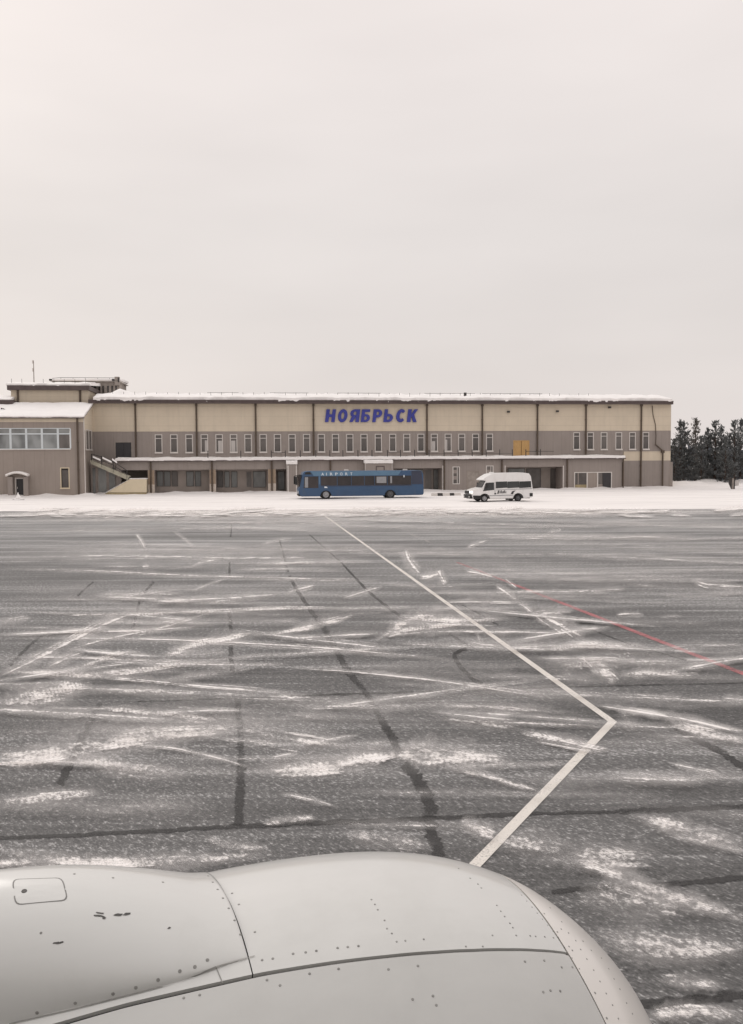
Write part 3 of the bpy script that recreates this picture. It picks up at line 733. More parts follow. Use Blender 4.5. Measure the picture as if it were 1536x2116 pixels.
# porch boxes with snow caps
for a, b, pr, top in ((593.5, 612.5, .6, 959), (755.5, 810, 1.2, 957)):
    u0, u1 = bu(a, AV + pr), bu(b, AV + pr); zt = bz(top, (a + b) / 2, AV + pr)
    q = MB().box(u0, u1, yA - pr, yA - .002, -.3, zt).build('porch', M['grey'], TB)
    snow_sheet('porch_snow', q, u0 - .12, u1 + .12, yA - pr - .15, yA - .35, zt + .004, zt + .1, .3, 24, 3, .06, int(a), taper=False)
    MB().box(u0 - .05, u0 - .002, yA - pr - .04, yA - pr + .05, -.3, zt).box(u1 + .002, u1 + .05, yA - pr - .04, yA - pr + .05, -.3, zt).build('corner_trim', M['white'], q)
    if a > 700:
        c0, z1 = bpx(777, 963, AV + pr); c1, z0 = bpx(795, 973.5, AV + pr)
        f = frame_mb(c1 - c0, z1 - z0, .09, -.05, .03).build('vent_window', M['brown'], q); f.location = ((c0 + c1) / 2, yA - pr, z0)
# annex windows, door, glazed entrance
for h in win_a:
    w, hh = h[1] - h[0], h[3] - h[2]
    f = frame_mb(w, hh, .09, -.03, .1); f.box(w * .12, w * .12 + .07, .02, .1, .09, hh - .09)
    f = f.build('window', M['white'], TB); f.location = ((h[0] + h[1]) / 2, yA, h[2])
    MB().box(-w/2 + .09, w * .12, .06, .09, .09, hh - .09).build('pane', M['glass'], f); MB().box(w * .12 + .07, w/2 - .09, .06, .09, .09, hh - .09).build('pane', M['glass'], f)
    for k in (.55, 1.3): MB().box(-w/2 + .1, w * .12 - .02, .045, .055, k, k + .42).build('blind', M['grey'], f)
w, hh = door_a[1] - door_a[0], door_a[3]
d_ = frame_mb(w, hh, .09, -.02, .1).build('door', M['grey_warm'], TB); d_.location = ((door_a[0] + door_a[1]) / 2, yA, 0)
lf = MB().box(-w/2 + .09, w/2 - .09, .05, .1, .09, hh - .09).build('leaf', M['concrete'], d_); MB().box(w/2 - .3, w/2 - .2, .01, .05, 1.0, 1.12).build('handle', M['metal_dark'], lf)
w, hh = ent[1] - ent[0], ent[3]
en = frame_mb(w, hh, .1, -.04, .1).build('entrance', M['white'], TB); en.location = ((ent[0] + ent[1]) / 2, yA, 0)
def ex(px): return au(px) - (ent[0] + ent[1]) / 2
for px in (1214, 1235.5): MB().box(ex(px) - .07, ex(px) + .07, -.03, .1, 0, hh - .1).build('mullion', M['white'], en)
MB().box(ex(1194.5), ex(1196.5), .0, .08, .75, hh - .1).build('mullion', M['grey'], en)
MB().box(ex(1188), ex(1213), .06, .09, .72, hh - .1).build('pane', M['glass'], en)
MB().box(ex(1188), ex(1213), .04, .1, 0, .72).build('kick_panel', M['plinth'], en)
MB().box(ex(1215.2), ex(1234.3), .02, .1, 0, hh - .1).build('panel', M['grey_warm'], en)
MB().box(ex(1237), ex(1246), .06, .09, .75, hh - .1).build('pane', M['glass'], en); MB().box(ex(1237), ex(1246), .04, .1, 0, .75).build('kick_panel', M['grey'], en)
MB().box(ex(1246.6), ex(1264), .03, .1, 0, hh - .1).build('leaf', M['door_dark'], en)
# rail along the annex roof
ap = MB().tube((0, 0, 0), (0, 0, .85), .05, n=6).mesh('rail_post', M['metal_dark'])
for px in (430, 498, 561, 590, 621, 653, 682, 709, 740, 769, 801, 828, 857, 887, 918, 947, 976, 1005, 1033, 1059, 1087, 1117):
    p = bpy.data.objects.new('rail_post', ap); COL.objects.link(p); p.parent = TB; p.location = (bu(px, 3.2), -3.2, zT + .38)
for a, b in ((561, 590), (801, 828), (1087, 1145)):
    MB().tube((bu(a, 3.2), -3.2, zT + .98), (bu(b, 3.2), -3.2, zT + .98), .03, n=6).build('rail', M['metal_dark'], TB)
MB().tube((bu(860, 3.2), -3.2, zT + .75), (bu(1060, 3.2), -3.2, zT + .75), .02, n=6).build('rail', M['metal_dark'], TB)
MB().box(bu(1161, 3.9), bu(1174, 3.9), -4.3, -3.9, zT + .16, zT + .32).build('gutter_outlet', M['concrete'], TB)
MB().box(bu(1278, 3.9), bu(1290, 3.9), -4.3, -3.9, zT + .16, zT + .36).build('gutter_outlet', M['concrete'], TB)
# floodlights on the beige panels
for px, py in ((1051, 851), (1152, 850), (1260, 842)):
    u, z = bpx(px, py, .2); b = MB().box(u - .17, u + .17, -.34, -.12, z - .1, z + .12).box(u - .03, u + .03, -.12, 0, z - .03, z + .05); b.build('floodlight', M['metal_dark'], TB)
# service pipe and cable at the right-hand end
u, z = bpx(1370, 932, .2); u2, z2 = bpx(1354.5, 918, .2)
MB().tube((u, -.2, z), (u, -.2, .1), .1, n=10).tube((u2, -.2, z2), (u, -.2, z), .09, n=8).box(u - .2, u + .2, -.32, -.02, z - .25, z + .1).build('downpipe', M['pipe'], TB)
cp = [bpx(p, q, .08) for p, q in ((1348, 838), (1350, 858), (1355, 878), (1356, 900), (1355.5, 918))]
cb = MB()
for (a, b), (c, d) in zip(cp, cp[1:]): cb.tube((a, -.08, b), (c, -.08, d), .045, n=6)
cb.build('cable', M['pipe'], TB)
ur, zr = bpx(1388, 945, 0)
MB().box(uR + .005, uR + .45, .3, .5, 0, 3.4).build('pilaster', M['grey'], TB)

# sign letters, each a piece of blue block lettering standing off the wall
def letter_mesh(ch, bold, shear, depth):
    cu = bpy.data.curves.new('t', 'FONT'); cu.body = ch; cu.size = 1; cu.offset = bold; cu.shear = shear; cu.extrude = depth; cu.resolution_u = 4
    o = bpy.data.objects.new('t', cu); COL.objects.link(o)
    dg = bpy.context.evaluated_depsgraph_get(); me = bpy.data.meshes.new_from_object(o.evaluated_get(dg))
    bpy.data.objects.remove(o); bpy.data.curves.remove(cu); me.materials.clear(); return me
def fit_letter(ch, name, mt, parent, x0, x1, z0, z1, y, th, bold=.028, shear=.25):
    me = letter_mesh(ch, bold, shear, .5)
    c = np.empty(len(me.vertices) * 3); me.vertices.foreach_get('co', c); c = c.reshape(-1, 3)
    lo, hi = c.min(0), c.max(0)
    t = (c - lo) / (hi - lo)
    q = np.stack([x0 + t[:, 0] * (x1 - x0), y - th * t[:, 2], z0 + t[:, 1] * (z1 - z0)], 1)
    me.vertices.foreach_set('co', q.ravel()); me.update(); me.materials.append(mt)
    o = bpy.data.objects.new(name, me); COL.objects.link(o); o.parent = parent; return o
M['sign_blue'] = mat('sign_blue', (.050, .058, .30), .4, .15, 2)
sg = empty('terminal_sign', BO, TH); tag(sg, 'blue slanted block lettering НОЯБРЬСК on the beige terminal panel', 'sign')
LX = [(190,322),(340,470),(487,617),(626,747),(768,891),(903,1028),(1052,1178),(1190,1324)]
def arc(cx, cy, rx, ry, a0, a1, n=10):
    return [(cx + rx * math.cos(math.radians(a0 + (a1 - a0) * i / n)), cy + ry * math.sin(math.radians(a0 + (a1 - a0) * i / n))) for i in range(n + 1)]
GLYPH = {
 'Н': [[(0,0),(.36,0),(.36,.39),(.64,.39),(.64,0),(1,0),(1,1),(.64,1),(.64,.61),(.36,.61),(.36,1),(0,1)]],
 'О': [arc(.5,.5,.5,.515,0,345,23), arc(.5,.5,.16,.28,0,345,23)],
 'Я': [[(1,0),(1,1)] + arc(.45,.69,.45,.31,90,235,10) + [(0,0),(.35,0),(.58,.37),(.64,.37),(.64,0)], [(.64,.56),(.64,.81)] + arc(.46,.685,.12,.125,90,270,8)],
 'Б': [[(0,0)] + arc(.55,.31,.45,.31,-90,90,12) + [(.36,.62),(.36,.79),(.92,.79),(.92,1),(0,1)], [(.36,.18)] + arc(.55,.31,.11,.13,-90,90,8) + [(.36,.44)]],
 'Р': [[(0,0),(.37,0),(.37,.36)] + arc(.55,.68,.45,.32,-90,90,12) + [(0,1)], [(.37,.55)] + arc(.55,.68,.11,.13,-90,90,8) + [(.37,.81)]],
 'Ь': [[(0,0)] + arc(.55,.32,.45,.32,-90,90,12) + [(.36,.64),(.36,1),(0,1)], [(.36,.19)] + arc(.55,.32,.11,.13,-90,90,8) + [(.36,.45)]],
 'С': [arc(.52,.5,.52,.515,42,318,22) + arc(.55,.5,.18,.28,318,42,16)],
 'К': [[(0,0),(.36,0),(.36,.34),(.42,.44),(.63,0),(1,0),(.65,.58),(.98,1),(.62,1),(.36,.60),(.36,1),(0,1)]],
}
def block_letter(ch, parent, x0, x1, z0, z1, y, th, mt):
    w = x1 - x0; sl = .13 * (z1 - z0) / w
    cu = bpy.data.curves.new('t', 'CURVE'); cu.dimensions = '2D'; cu.fill_mode = 'BOTH'; cu.extrude = th / 2
    for ring in GLYPH[ch]:
        sp_ = cu.splines.new('POLY'); sp_.points.add(len(ring) - 1); sp_.use_cyclic_u = True
        for q, (gx, gz) in zip(sp_.points, ring): q.co = ((gx * (1 - sl) + sl * gz) * w, gz * (z1 - z0), 0, 1)
    o = bpy.data.objects.new('t', cu); COL.objects.link(o)
    dg = bpy.context.evaluated_depsgraph_get(); me = bpy.data.meshes.new_from_object(o.evaluated_get(dg))
    bpy.data.objects.remove(o); bpy.data.curves.remove(cu)
    c = np.empty(len(me.vertices) * 3); me.vertices.foreach_get('co', c); c = c.reshape(-1, 3)
    me.vertices.foreach_set('co', np.stack([x0 + c[:, 0], y - c[:, 2], z0 + c[:, 1]], 1).ravel()); me.update(); me.materials.clear(); me.materials.append(mt)
    bm = bmesh.new(); bm.from_mesh(me); bmesh.ops.remove_doubles(bm, verts=bm.verts, dist=1e-4); bmesh.ops.recalc_face_normals(bm, faces=bm.faces); bm.to_mesh(me); bm.free()
    o = bpy.data.objects.new('letter', me); COL.objects.link(o); o.parent = parent
for ch, (a, b) in zip('НОЯБРЬСК', LX):
    k = .16927
    a_, z1 = bpx(640 + (a - 3) * k, 820 + 152 * k, .2); b_, z0 = bpx(640 + (b + 4) * k, 820 + 308 * k, .2)
    block_letter(ch, sg, a_, b_, z0, z1, -.13, .14, M['sign_blue'])

# ------------------------------------------------------------------ left wing
WV = 6.8
WB = empty('terminal_wing', BO, TH)
tag(WB, 'grey two-storey wing at the left with a pale ribbon window and snowy lean-to roof', 'building')
def wu(px): return bu(px, WV)
def wz(py, px=90): return bz(py, px, WV)
wL, wR = wu(-190), wu(174.5)
yW = -WV
zWe = wz(863.5, 120); zStrip = wz(872, 120)
xm = [wu(p) for p in (-130, -97, -64, -42, -10, 23, 55.5, 88, 121, 147)]
rw = (xm[0], xm[-1], wz(928.5, 80), wz(884.5, 80), .2)
sw = (wu(124), wu(143.2), wz(1009.5, 133), wz(966, 133), .22)
dw2 = (wu(30), wu(50), -.3, wz(987, 40), .25)
b = MB(); wall_holes(b, wL, wR, -.3, zStrip - .003, yW, [rw, sw, dw2]); b.build('wall', M['grey_warm'], WB)
MB().box(wL, wR, yW - .02, yW + .2, zStrip, zWe).build('eaves_panel', M['beige'], WB)
sW = (3.2, 5.4)                                # side window position along y (from the front)
b = MB(); b.poly([(wR, yW, -.3), (wR, 0, -.3), (wR, 0, zS), (wR, yW, zS)])
b.build('side_wall', M['grey_warm'], WB)
zWr = bz(836, 189, 0)
b = MB(); b.poly([(wR + .004, yW, zS), (wR + .004, 0, zS), (wR + .004, 0, zWr), (wR + .004, yW, zWe)]); b.build('gable_panel', M['beige'], WB)
MB().box(wL, wL + .2, yW, 8, -.3, zWe).build('wall', M['grey_warm'], WB)
# roof of the wing, snow and verge
zW0 = wz(862.5, 100)
b = MB(); ov = .35
b.grid([[(wL, yW - ov, zW0), (wR + .15, yW - ov, zW0)], [(wL, -.1, zWr), (wR + .15, -.1, zWr)]])
b.grid([[(wL, yW - ov, zW0 - .12), (wR + .15, yW - ov, zW0 - .12)], [(wL, yW - ov, zW0), (wR + .15, yW - ov, zW0)]]); b.build('roof', M['brown'], WB)
snow_sheet('roof_snow', WB, wL, wR + .12, yW - ov - .05, -.2, zW0 + .01, zWr + .02, .22, 90, 8, .06, 21)
b = MB(); b.prism([(0, 0)] * 3, 0, 0) if False else None
# ribbon window
f = MB(); zz0, zz1 = rw[2], rw[3]; zt = wz(896.5, 80)
f.box(rw[0], rw[1], yW - .03, yW + .1, zz0, zz0 + .1).box(rw[0], rw[1], yW - .03, yW + .1, zz1 - .08, zz1)
f.box(rw[0], rw[1], yW - .01, yW + .1, zt - .07, zt + .07)
for i, x in enumerate(xm):
    t = .06 if i in (0, len(xm) - 1) else .11
    f.box(x - t, x + t, yW - .02, yW + .1, zz0 + .1, zz1 - .08)
rib = f.build('ribbon_window', M['white_blue'], WB); rib['label'] = 'long pale blue framed ribbon window'
for i, (a, b_) in enumerate(zip(xm, xm[1:])):
    MB().box(a + .11, b_ - .11, yW + .05, yW + .08, zz0 + .1, zt - .07).build('pane', M['glass'] if i == len(xm) - 2 else M['glass_pale'], rib)
    MB().box(a + .11, b_ - .11, yW + .05, yW + .08, zt + .07, zz1 - .08).build('pane', M['glass_recess'], rib)
MB().box(rw[0], rw[1], yW - .12, yW - .03, zz0 - .06, zz0 + .02).build('sill', M['white'], rib)
w, hh = sw[1] - sw[0], sw[3] - sw[2]
f = frame_mb(w, hh, .1, -.02, .1, .06).build('window', M['beige_light'], WB); f.location = ((sw[0] + sw[1]) / 2, yW, sw[2])
MB().box(-w/2 + .2, w/2 - .1, .06, .1, .1, hh - .3).build('pane', M['glass'], f)
MB().box(-w/2 + .1, w/2 - .1, .07, .12, .1, hh - .1).build('reveal', M['dark'], f)
# side-wall window (faces right)
b = MB(); y0, y1, q0, q1 = yW + 1.2, yW + 5.6, wz(928, 180) , wz(886, 180)
for a, c in ((y0, y0 + .25), ((y0 + y1) / 2 - .12, (y0 + y1) / 2 + .12), (y1 - .25, y1)): b.box(wR, wR + .05, a, c, q0, q1)
b.box(wR, wR + .05, y0 + .25, y1 - .25, q1 - .12, q1).box(wR - .0, wR + .12, y0, y1, q0 - .12, q0)
f = b.build('window', M['white'], WB)
MB().box(wR, wR + .02, y0 + .25, y1 - .25, q0, q1 - .12).build('pane', M['glass'], f)
# trim, pipe
MB().box(wR + .004, wR + .09, yW - .06, yW + .02, -.3, zWe).build('corner_trim', M['white'], WB)
u = wu(162); MB().tube((u, yW - .15, zWe), (u, yW - .15, .1), .1, n=10).box(u - .13, u + .13, yW - .18, yW, 3, 3.06).box(u - .13, u + .13, yW - .18, yW, 6, 6.06).build('downpipe', M['pipe'], WB)
# door with little arched canopy
w = dw2[1] - dw2[0]; hh = dw2[3]; uc = (dw2[0] + dw2[1]) / 2
d_ = frame_mb(w, hh, .13, -.05, .12).build('door', M['white'], WB); d_.location = (uc, yW, 0)
lf = MB().box(-w/2 + .13, w/2 - .13, .06, .12, 0, hh - .13).build('leaf', M['door_dark'], d_); MB().box(-w/2 + .2, -w/2 + .25, .02, .06, .95, 1.15).build('handle', M['white'], lf)
for s_, px in ((-1, 23), (1, 55)):
    MB().box(wu(px) - .25, wu(px) + .25, yW - .75, yW - .003, -.3, wz(985, 40)).build('porch_side', M['grey'], WB)
c0, c1 = wu(15.5), wu(60.5); pts = []
for i in range(13):
    t = i / 12; pts.append((c0 + (c1 - c0) * t, wz(984.5, 40) + .32 * math.sin(math.pi * t)))
cn = MB().prism(pts + [(x, z + .1) for x, z in pts[::-1]], yW - 1.1, yW - .01).build('door_canopy', M['white'], WB)
MB().prism([(x, z + .105) for x, z in pts] + [(x, z + .26) for x, z in pts[::-1]], yW - 1.15, yW - .01).build('canopy_snow', M['snow_roof'], cn, smooth=False)
# low parapet and drift at the far left
PV = 1.5
b = MB().box(bu(-120, PV), bu(29, PV), -PV, 3, bz(838, 10, PV), bz(826.5, 10, PV)).build('parapet', M['brown'], WB)
snow_sheet('parapet_snow', b, bu(-120, PV), bu(25, PV), -PV + .05, 5, bz(827, 10, PV), bz(815, 10, PV), .3, 30, 4, .05, 5)
lb = MB()
for k in range(16):
    a = R.uniform(0, 6.28); x = bu(R.uniform(-6, 26), 3); c = Vector((x, -3 + R.uniform(-1, 1), bz(852 + R.uniform(-6, 6), 10, 3)))
    for q in range(4):
        p = [c + Vector((R.uniform(-.45, .45), R.uniform(-.4, .1), R.uniform(-.2, .2))) for _ in range(3)]; lb.poly(p)
lb.build('bare_roof_patch', M['metal_dark'], WB)

# ------------------------------------------------------------------ rooftop block over the wing
PB = empty('rooftop_block', BO, TH); tag(PB, 'beige rooftop block with brown fascia standing above the left wing', 'building')
PVv = -.6
pL, pR = bu(26, PVv), bu(186, PVv); yP = -PVv
zP0, zPf, zP1 = bz(842, 100, PVv), bz(806.5, 100, PVv), bz(797, 100, PVv)
cuts = [pL, bu(41, PVv), bu(169, PVv), pR]
for a, b_ in zip(cuts, cuts[1:]): MB().box(a + .02, b_ - .02, yP, yP + .2, zP0 - 2.5, zPf).build('wall_panel', M['beige'], PB)
MB().box(pL, pR, yP + .2, yP + 11, zP0 - 2.5, zPf).build('shell', M['beige'], PB)
MB().box(pL - .3, pR + .2, yP - .5, yP + 11.3, zPf, zP1).build('fascia', M['brown'], PB)
for px in (41, 169):
    u = bu(px, PVv); MB().tube((u, yP - .14, zPf), (u, yP - .14, zP0 - 2), .12, n=10).build('downpipe', M['pipe'], PB)
snow_sheet('roof_snow', PB, pL - .4, pR + .25, yP - .48, yP + 11, zP1 + .01, zP1 + .75, .36, 50, 6, .1, 31)
for px in (30, 51, 95, 117, 138, 160, 182):
    p = bpy.data.objects.new('guard_post', gp); COL.objects.link(p); p.parent = PB; p.location = (bu(px, PVv - .8), yP + .4, zP1 + .15); p.scale = (1, 1, 1.1)
MB().box(bu(58, PVv), bu(74, PVv), yP + 1, yP + 1.6, zP1 + .2, zP1 + .42).build('roof_hatch', M['metal_dark'], PB)
# the higher deck behind it
HV = -9.0
HB = empty('rooftop_tower', BO, TH); tag(HB, 'taller snow-topped grey rooftop storey with railing behind the beige block', 'building')
h0, h1 = bu(112, HV), bu(249, HV); yH = -HV; zh0, zh1 = bz(822, 200, HV), bz(788, 200, HV)
hs = []
for px in (197, 206, 214, 224, 233, 241): hs.append((bu(px, HV), bu(px + 4.5, HV), bz(812, px, HV), bz(797, px, HV), .3))
b = MB(); wall_holes(b, h0, h1, zh0 - 3, zh1, yH, hs); b.build('wall', M['concrete'], HB)
for h in hs: MB().box(h[0], h[1], yH + .25, yH + .3, h[2], h[3]).build('window', M['glass'], HB)
MB().box(h0, h1, yH + .35, yH + 8, zh0 - 3, zh1).build('shell', M['concrete'], HB)
MB().box(h0 - .3, h1 + .3, yH - .4, yH + 8, zh1, zh1 + .1).build('roof', M['white'], HB)
snow_sheet('roof_snow', HB, h0 - .3, h1 + .3, yH - .42, yH + 8, zh1 + .1, zh1 + .3, .26, 40, 5, .08, 41)
MB().box(bu(107, HV), bu(113, HV), yH - .5, yH - .1, bz(787, 110, HV), bz(783.5, 110, HV)).build('spotlight', M['dark'], HB)
MB().box(bu(236, HV), bu(240.5, HV), yH - .5, yH - .1, bz(787.5, 238, HV), bz(783.5, 238, HV)).build('spotlight', M['dark'], HB)
MB().box(bu(241, HV), bu(250.5, HV), yH - .4, yH + .5, zh1 - .5, bz(779, 245, HV)).build('chimney', M['concrete'], HB)
MB().box(bu(248, HV), bu(251, HV), yH - .45, yH - .41, bz(790, 245, HV), bz(781, 245, HV)).build('chimney_plate', M['metal_dark'], HB)
zz = bz(780.6, 180, HV); b = MB().tube((bu(112, HV), yH, zh1 + .35), (bu(130, HV), yH, zz), .03, n=5).tube((bu(130, HV), yH, zz), (bu(241, HV), yH, zz), .03, n=5)
b.build('rail', M['metal_dark'], HB)
for px in (130, 155, 180, 205, 230): MB().tube((bu(px, HV), yH, zh1 + .1), (bu(px, HV), yH, zz), .025, n=5).build('rail_post', M['metal_dark'], HB)
# mast
am = empty('antenna_mast', BO + BU * bu(74.5, -2) + BV * -2 + Vector((0, 0, zP1 + .3)), TH); tag(am, 'thin whip mast rising from the left rooftop block', 'antenna')
zt_ = bz(745, 74, -2) - (zP1 + .3)
MB().tube((0, 0, 0), (0, 0, zt_), .06, .045, 8).build('pole', M['concrete'], am)
MB().tube((-.1, 0, zt_ - .35), (-.1, 0, zt_ + .05), .075, .06, 8).box(-.1, 0, -.02, .02, zt_ - .2, zt_ - .14).build('dipole', M['white'], am)
MB().box(-.16, -.05, -.06, .06, zt_ - 1.3, zt_ - .9).build('junction_box', M['white'], am)

# ------------------------------------------------------------------ outside stair between wing and annex
SV = 5.2
SB = empty('outside_stair', BO, TH); tag(SB, 'beige outside stair with snowy landing between the wing and the annex', 'staircase')
def sp(px, py, v=SV): a, b_ = bpx(px, py, v); return a, b_
ys0, ys1 = -SV, -SV + 1.5
P = [sp(186, 950), sp(188, 958.5), sp(264, 992), sp(268, 984)]
MB().prism(P, ys0, ys0 + .14).build('stringer', M['khaki'], SB)
MB().prism([(x, z) for x, z in P], ys1 - .14, ys1).build('stringer', M['khaki'], SB)
(xa, za), (xb, zb) = P[0], P[3]
for i in range(14):
    t0, t1 = i / 14, (i + 1) / 14; x0_, x1_ = xa + (xb - xa) * t0, xa + (xb - xa) * t1; z_ = za + (zb - za) * (t0 + .3 / 14)
    MB().box(x0_, x1_ + .03, ys0 + .14, ys1 - .14, z_ - .14, z_ - .08).build('step', M['concrete'], SB)
pl = [sp(268, 990.5), sp(303, 990), sp(303, 1017.3), sp(222, 1017.3)]
lw_ = MB().prism(pl, ys0 - .1, ys1).build('landing_wall', M['beige_light'], SB)
pl2 = [sp(222, 1017.6), sp(303, 1017.6), sp(303, 1030), sp(196, 1030)]
MB().prism(pl2, ys0 - .13, ys1).build('plinth', M['plinth'], SB)
# lower flight snow along the sloping edge, landing snow
(x1_, z1_), (x2_, z2_), (x3_, z3_) = sp(204, 1027), sp(268, 991), sp(303, 990)
rr = []
for j in range(4):
    r = []
    for i in range(30):
        t = i / 29; x = x1_ + (x2_ - x1_) * t; z = z1_ + (z2_ - z1_) * t + .06 + .04 * abs(math.sin(t * 30)) + .03 * R.random()
        r.append((x, ys0 - .16 + j * .5, z - (.12 if j == 0 else 0)))
    rr.append(r)
MB().grid(rr).build('step_snow', M['snow_roof'], SB)
snow_sheet('landing_snow', SB, x2_, x3_ + .05, ys0 - .13, ys1, z3_ + .01, z3_ + .02, .09, 14, 3, .03, 9)
# railing
rl = []
for px, py in ((189, 938), (210, 944), (233, 953), (262, 972)): rl.append(sp(px, py))
for (a, za_), (c, zc_) in zip(rl, rl[1:]): MB().tube((a, ys0 + .05, za_), (c, ys0 + .05, zc_), .05, n=6).build('handrail', M['metal_dark'], SB)
for (a, za_), (c, zc_) in zip(rl, rl[1:]): MB().tube((a, ys0 + .05, za_ - .42), (c, ys0 + .05, zc_ - .42), .04, n=6).build('mid_rail', M['metal_dark'], SB)
for px, py, py2 in ((189, 938, 955), (210, 942, 966), (234, 951, 976), (262, 972, 990)):
    (a, z1_), (c, z0_) = sp(px, py), sp(px, py2); MB().tube((a, ys0 + .05, z0_), (a, ys0 + .05, z1_), .06, n=6).build('baluster', M['metal_dark'], SB)
for (p0, p1) in (((192, 943), (208, 950)), ((212, 945), (231, 954)), ((232, 948), (242, 955))):
    (a, z0_), (c, z1_) = sp(*p0), sp(*p1)
    MB().prism([(a, z0_ - .14), (c, z1_ - .14), (c, z1_ + .06), (a, z0_ + .06)], ys0 - .02, ys0 + .12).build('rail_snow', M['snow_roof'], SB)
# dark wall below the stair
u0, u1 = bu(187, 3.6), bu(251, 3.6)
MB().box(u0, u1, -3.6, -3.4, -.3, zT).build('wall', M['recess'], TB)
for a, b_ in ((190, 199.5), (202, 222), (224, 240)): 
    p0, q0 = bpx(a, 966, 3.65); p1, q1 = bpx(b_, 1022, 3.65)
    f = frame_mb(p1 - p0, q0 - q1, .06, 0, .05).build('window', M['grey'], TB); f.location = ((p0 + p1) / 2, -3.66, q1)
    MB().box(-(p1 - p0) / 2 + .06, (p1 - p0) / 2 - .06, .02, .045, .06, q0 - q1 - .06).build('pane', M['glass_recess'], f)

# ------------------------------------------------------------------ vehicles
M['bus_blue'] = mat('bus_blue', (.042, .088, .170), .4, .10, .8, spec=.4, dirt=(.08, .105, .145))
M['bus_navy'] = mat('bus_navy', (.036, .042, .070), .35, .1, .8, spec=.5)
M['bus_light'] = mat('bus_light_blue', (.10, .19, .29), .35, .08, .8, spec=.5)
M['bus_glass'] = glass('bus_glass', (.030, .024, .024), .15)
M['tyre'] = mat('tyre', (.022, .021, .021), .85, .2, 8)
M['rim'] = mat('steel_rim', (.36, .36, .37), .45, .15, 6)
M['rim_dark'] = mat('dirty_rim', (.12, .12, .125), .5, .15, 6)
M['white_letter'] = mat('white_lettering', (.72, .76, .80), .5, .03, 3)
M['black_trim'] = mat('black_trim', (.025, .024, .024), .55, .15, 5)
M['van_white'] = mat('van_white', (.80, .785, .775), .3, .03, 1, spec=.5, dirt=(.62, .59, .56))
M['headlamp'] = mat('headlamp_glass', (.70, .69, .66), .15, .05, 4, spec=.6)
M['lamp_red'] = mat('tail_lamp', (.16, .05, .045), .3, .1, 4)
M['seat_grey'] = mat('seat_cloth', (.30, .30, .31), .8, .1, 4)

def arch(cx, r, z0, n=9):                       # wheel-arch notch, rear to front order left to right
    return [(cx + r * math.cos(math.pi - math.pi * i / n), z0 + r * math.sin(math.pi * i / n)) for i in range(n + 1)]
def wheel(parent, x, y, r, w, rimmat, side):
    b = MB(); n = 20; prof = [(r * .62, -w/2), (r * .93, -w/2), (r, -w/2 + .05), (r, w/2 - .05), (r * .93, w/2), (r * .62, w/2)]
    rows = []
    for i in range(n + 1):
        a = 2 * math.pi * i / n; rows.append([(q * math.cos(a), y_, q * math.sin(a)) for q, y_ in prof])
    t = b.grid(rows).build('wheel', M['tyre'], parent, smooth=True); t.location = (x, y, r)
    c = MB(); rows = []; pr = [(.001, -.04), (r * .22, -.05), (r * .28, .02), (r * .5, .05), (r * .58, -.02), (r * .63, -.02)]
    for i in range(n + 1):
        a = 2 * math.pi * i / n; rows.append([(q * math.cos(a), side * (w/2 - .04) - side * d, q * math.sin(a)) for q, d in pr])
    c.grid(rows).build('rim', rimmat, t, smooth=True)
    return t
def body(pts, w, name, mt, parent, taper=None, bevel=.06):
    b = MB(); b.prism(pts, -w/2, w/2)
    if taper:
        zb, zt, k = taper; b.v = [(x, y * (1 - k * min(1, max(0, (z - zb) / (zt - zb)))), z) for x, y, z in b.v]
    return b.build(name, mt, parent, bevel=bevel)

# airport bus
L = 12.5
g = gpt(615.5, 1031.5, .09); BUS = empty('airport_bus', (g.x, g.y, .09), TH + .004)
tag(BUS, 'dark blue airport bus with AIRPORT along its roof band, parked before the terminal', 'bus')
W_, H_ = 2.55, 2.79
def bx(zx): return (zx - 80) / (1468 - 80) * L                 # from the zoomed view of the bus
def bzz(zy): return .28 + (415 - zy) / (415 - 128) * (H_ - .28)
x1w, x2w = bx(380), bx(1092)
pts = [(.28, .30)] + arch(x1w, .56, .30) + arch(x2w, .56, .30) + [(L - .12, .34), (L, .5), (L - .05, 2.42), (L - .22, H_ - .03), (L - .6, H_), (.95, H_), (.52, H_ - .08), (.38, H_ - .35), (.16, 1.3), (0, .95), (.02, .6)]
body(pts, W_, 'body', M['bus_blue'], BUS, (1.2, 2.9, .05))
def side_y(z): return -W_/2 * (1 - .05 * min(1, max(0, (z - 1.2) / 1.7)))
def side_panel(name, pts, mt, proud=.008, th=.03, both=True, parent=None, bev=0):
    o = None
    for s_ in (1, -1):
        b = MB(); n = len(pts); outer = [(x, s_ * (side_y(z) - proud), z) for x, z in pts]; inner = [(x, s_ * (side_y(z) + th), z) for x, z in pts]
        b.v = outer + inner; b.f = [tuple(range(n)), tuple(range(2 * n - 1, n - 1, -1))] + [(i, (i + 1) % n, n + (i + 1) % n, n + i) for i in range(n)]
        o2 = b.build(name, mt, parent or BUS); o = o or o2
    return o
zb0, zb1 = bzz(182), bzz(131)
side_panel('roof_band', [(bx(215), zb1), (bx(250), zb0), (bx(1180), zb0), (bx(1215), zb1)], M['bus_light'])
side_panel('roof_band', [(bx(1215), zb1), (bx(1182), zb0), (bx(1322), zb0), (bx(1330), zb1)], M['bus_blue'])
side_panel('rear_panel', [(bx(1335), bzz(285)), (bx(1330), zb1 - .02), (L - .25, zb1 - .02), (L - .1, bzz(285))], M['bus_navy'])
side_panel('destination_display', [(bx(150), bzz(165)), (bx(160), bzz(138)), (bx(208), bzz(138)), (bx(225), bzz(165))], M['black_trim'])
side_panel('driver_window', [(bx(135), bzz(318)), (bx(146), bzz(188)), (bx(298), bzz(188)), (bx(298), bzz(318))], M['bus_glass'])
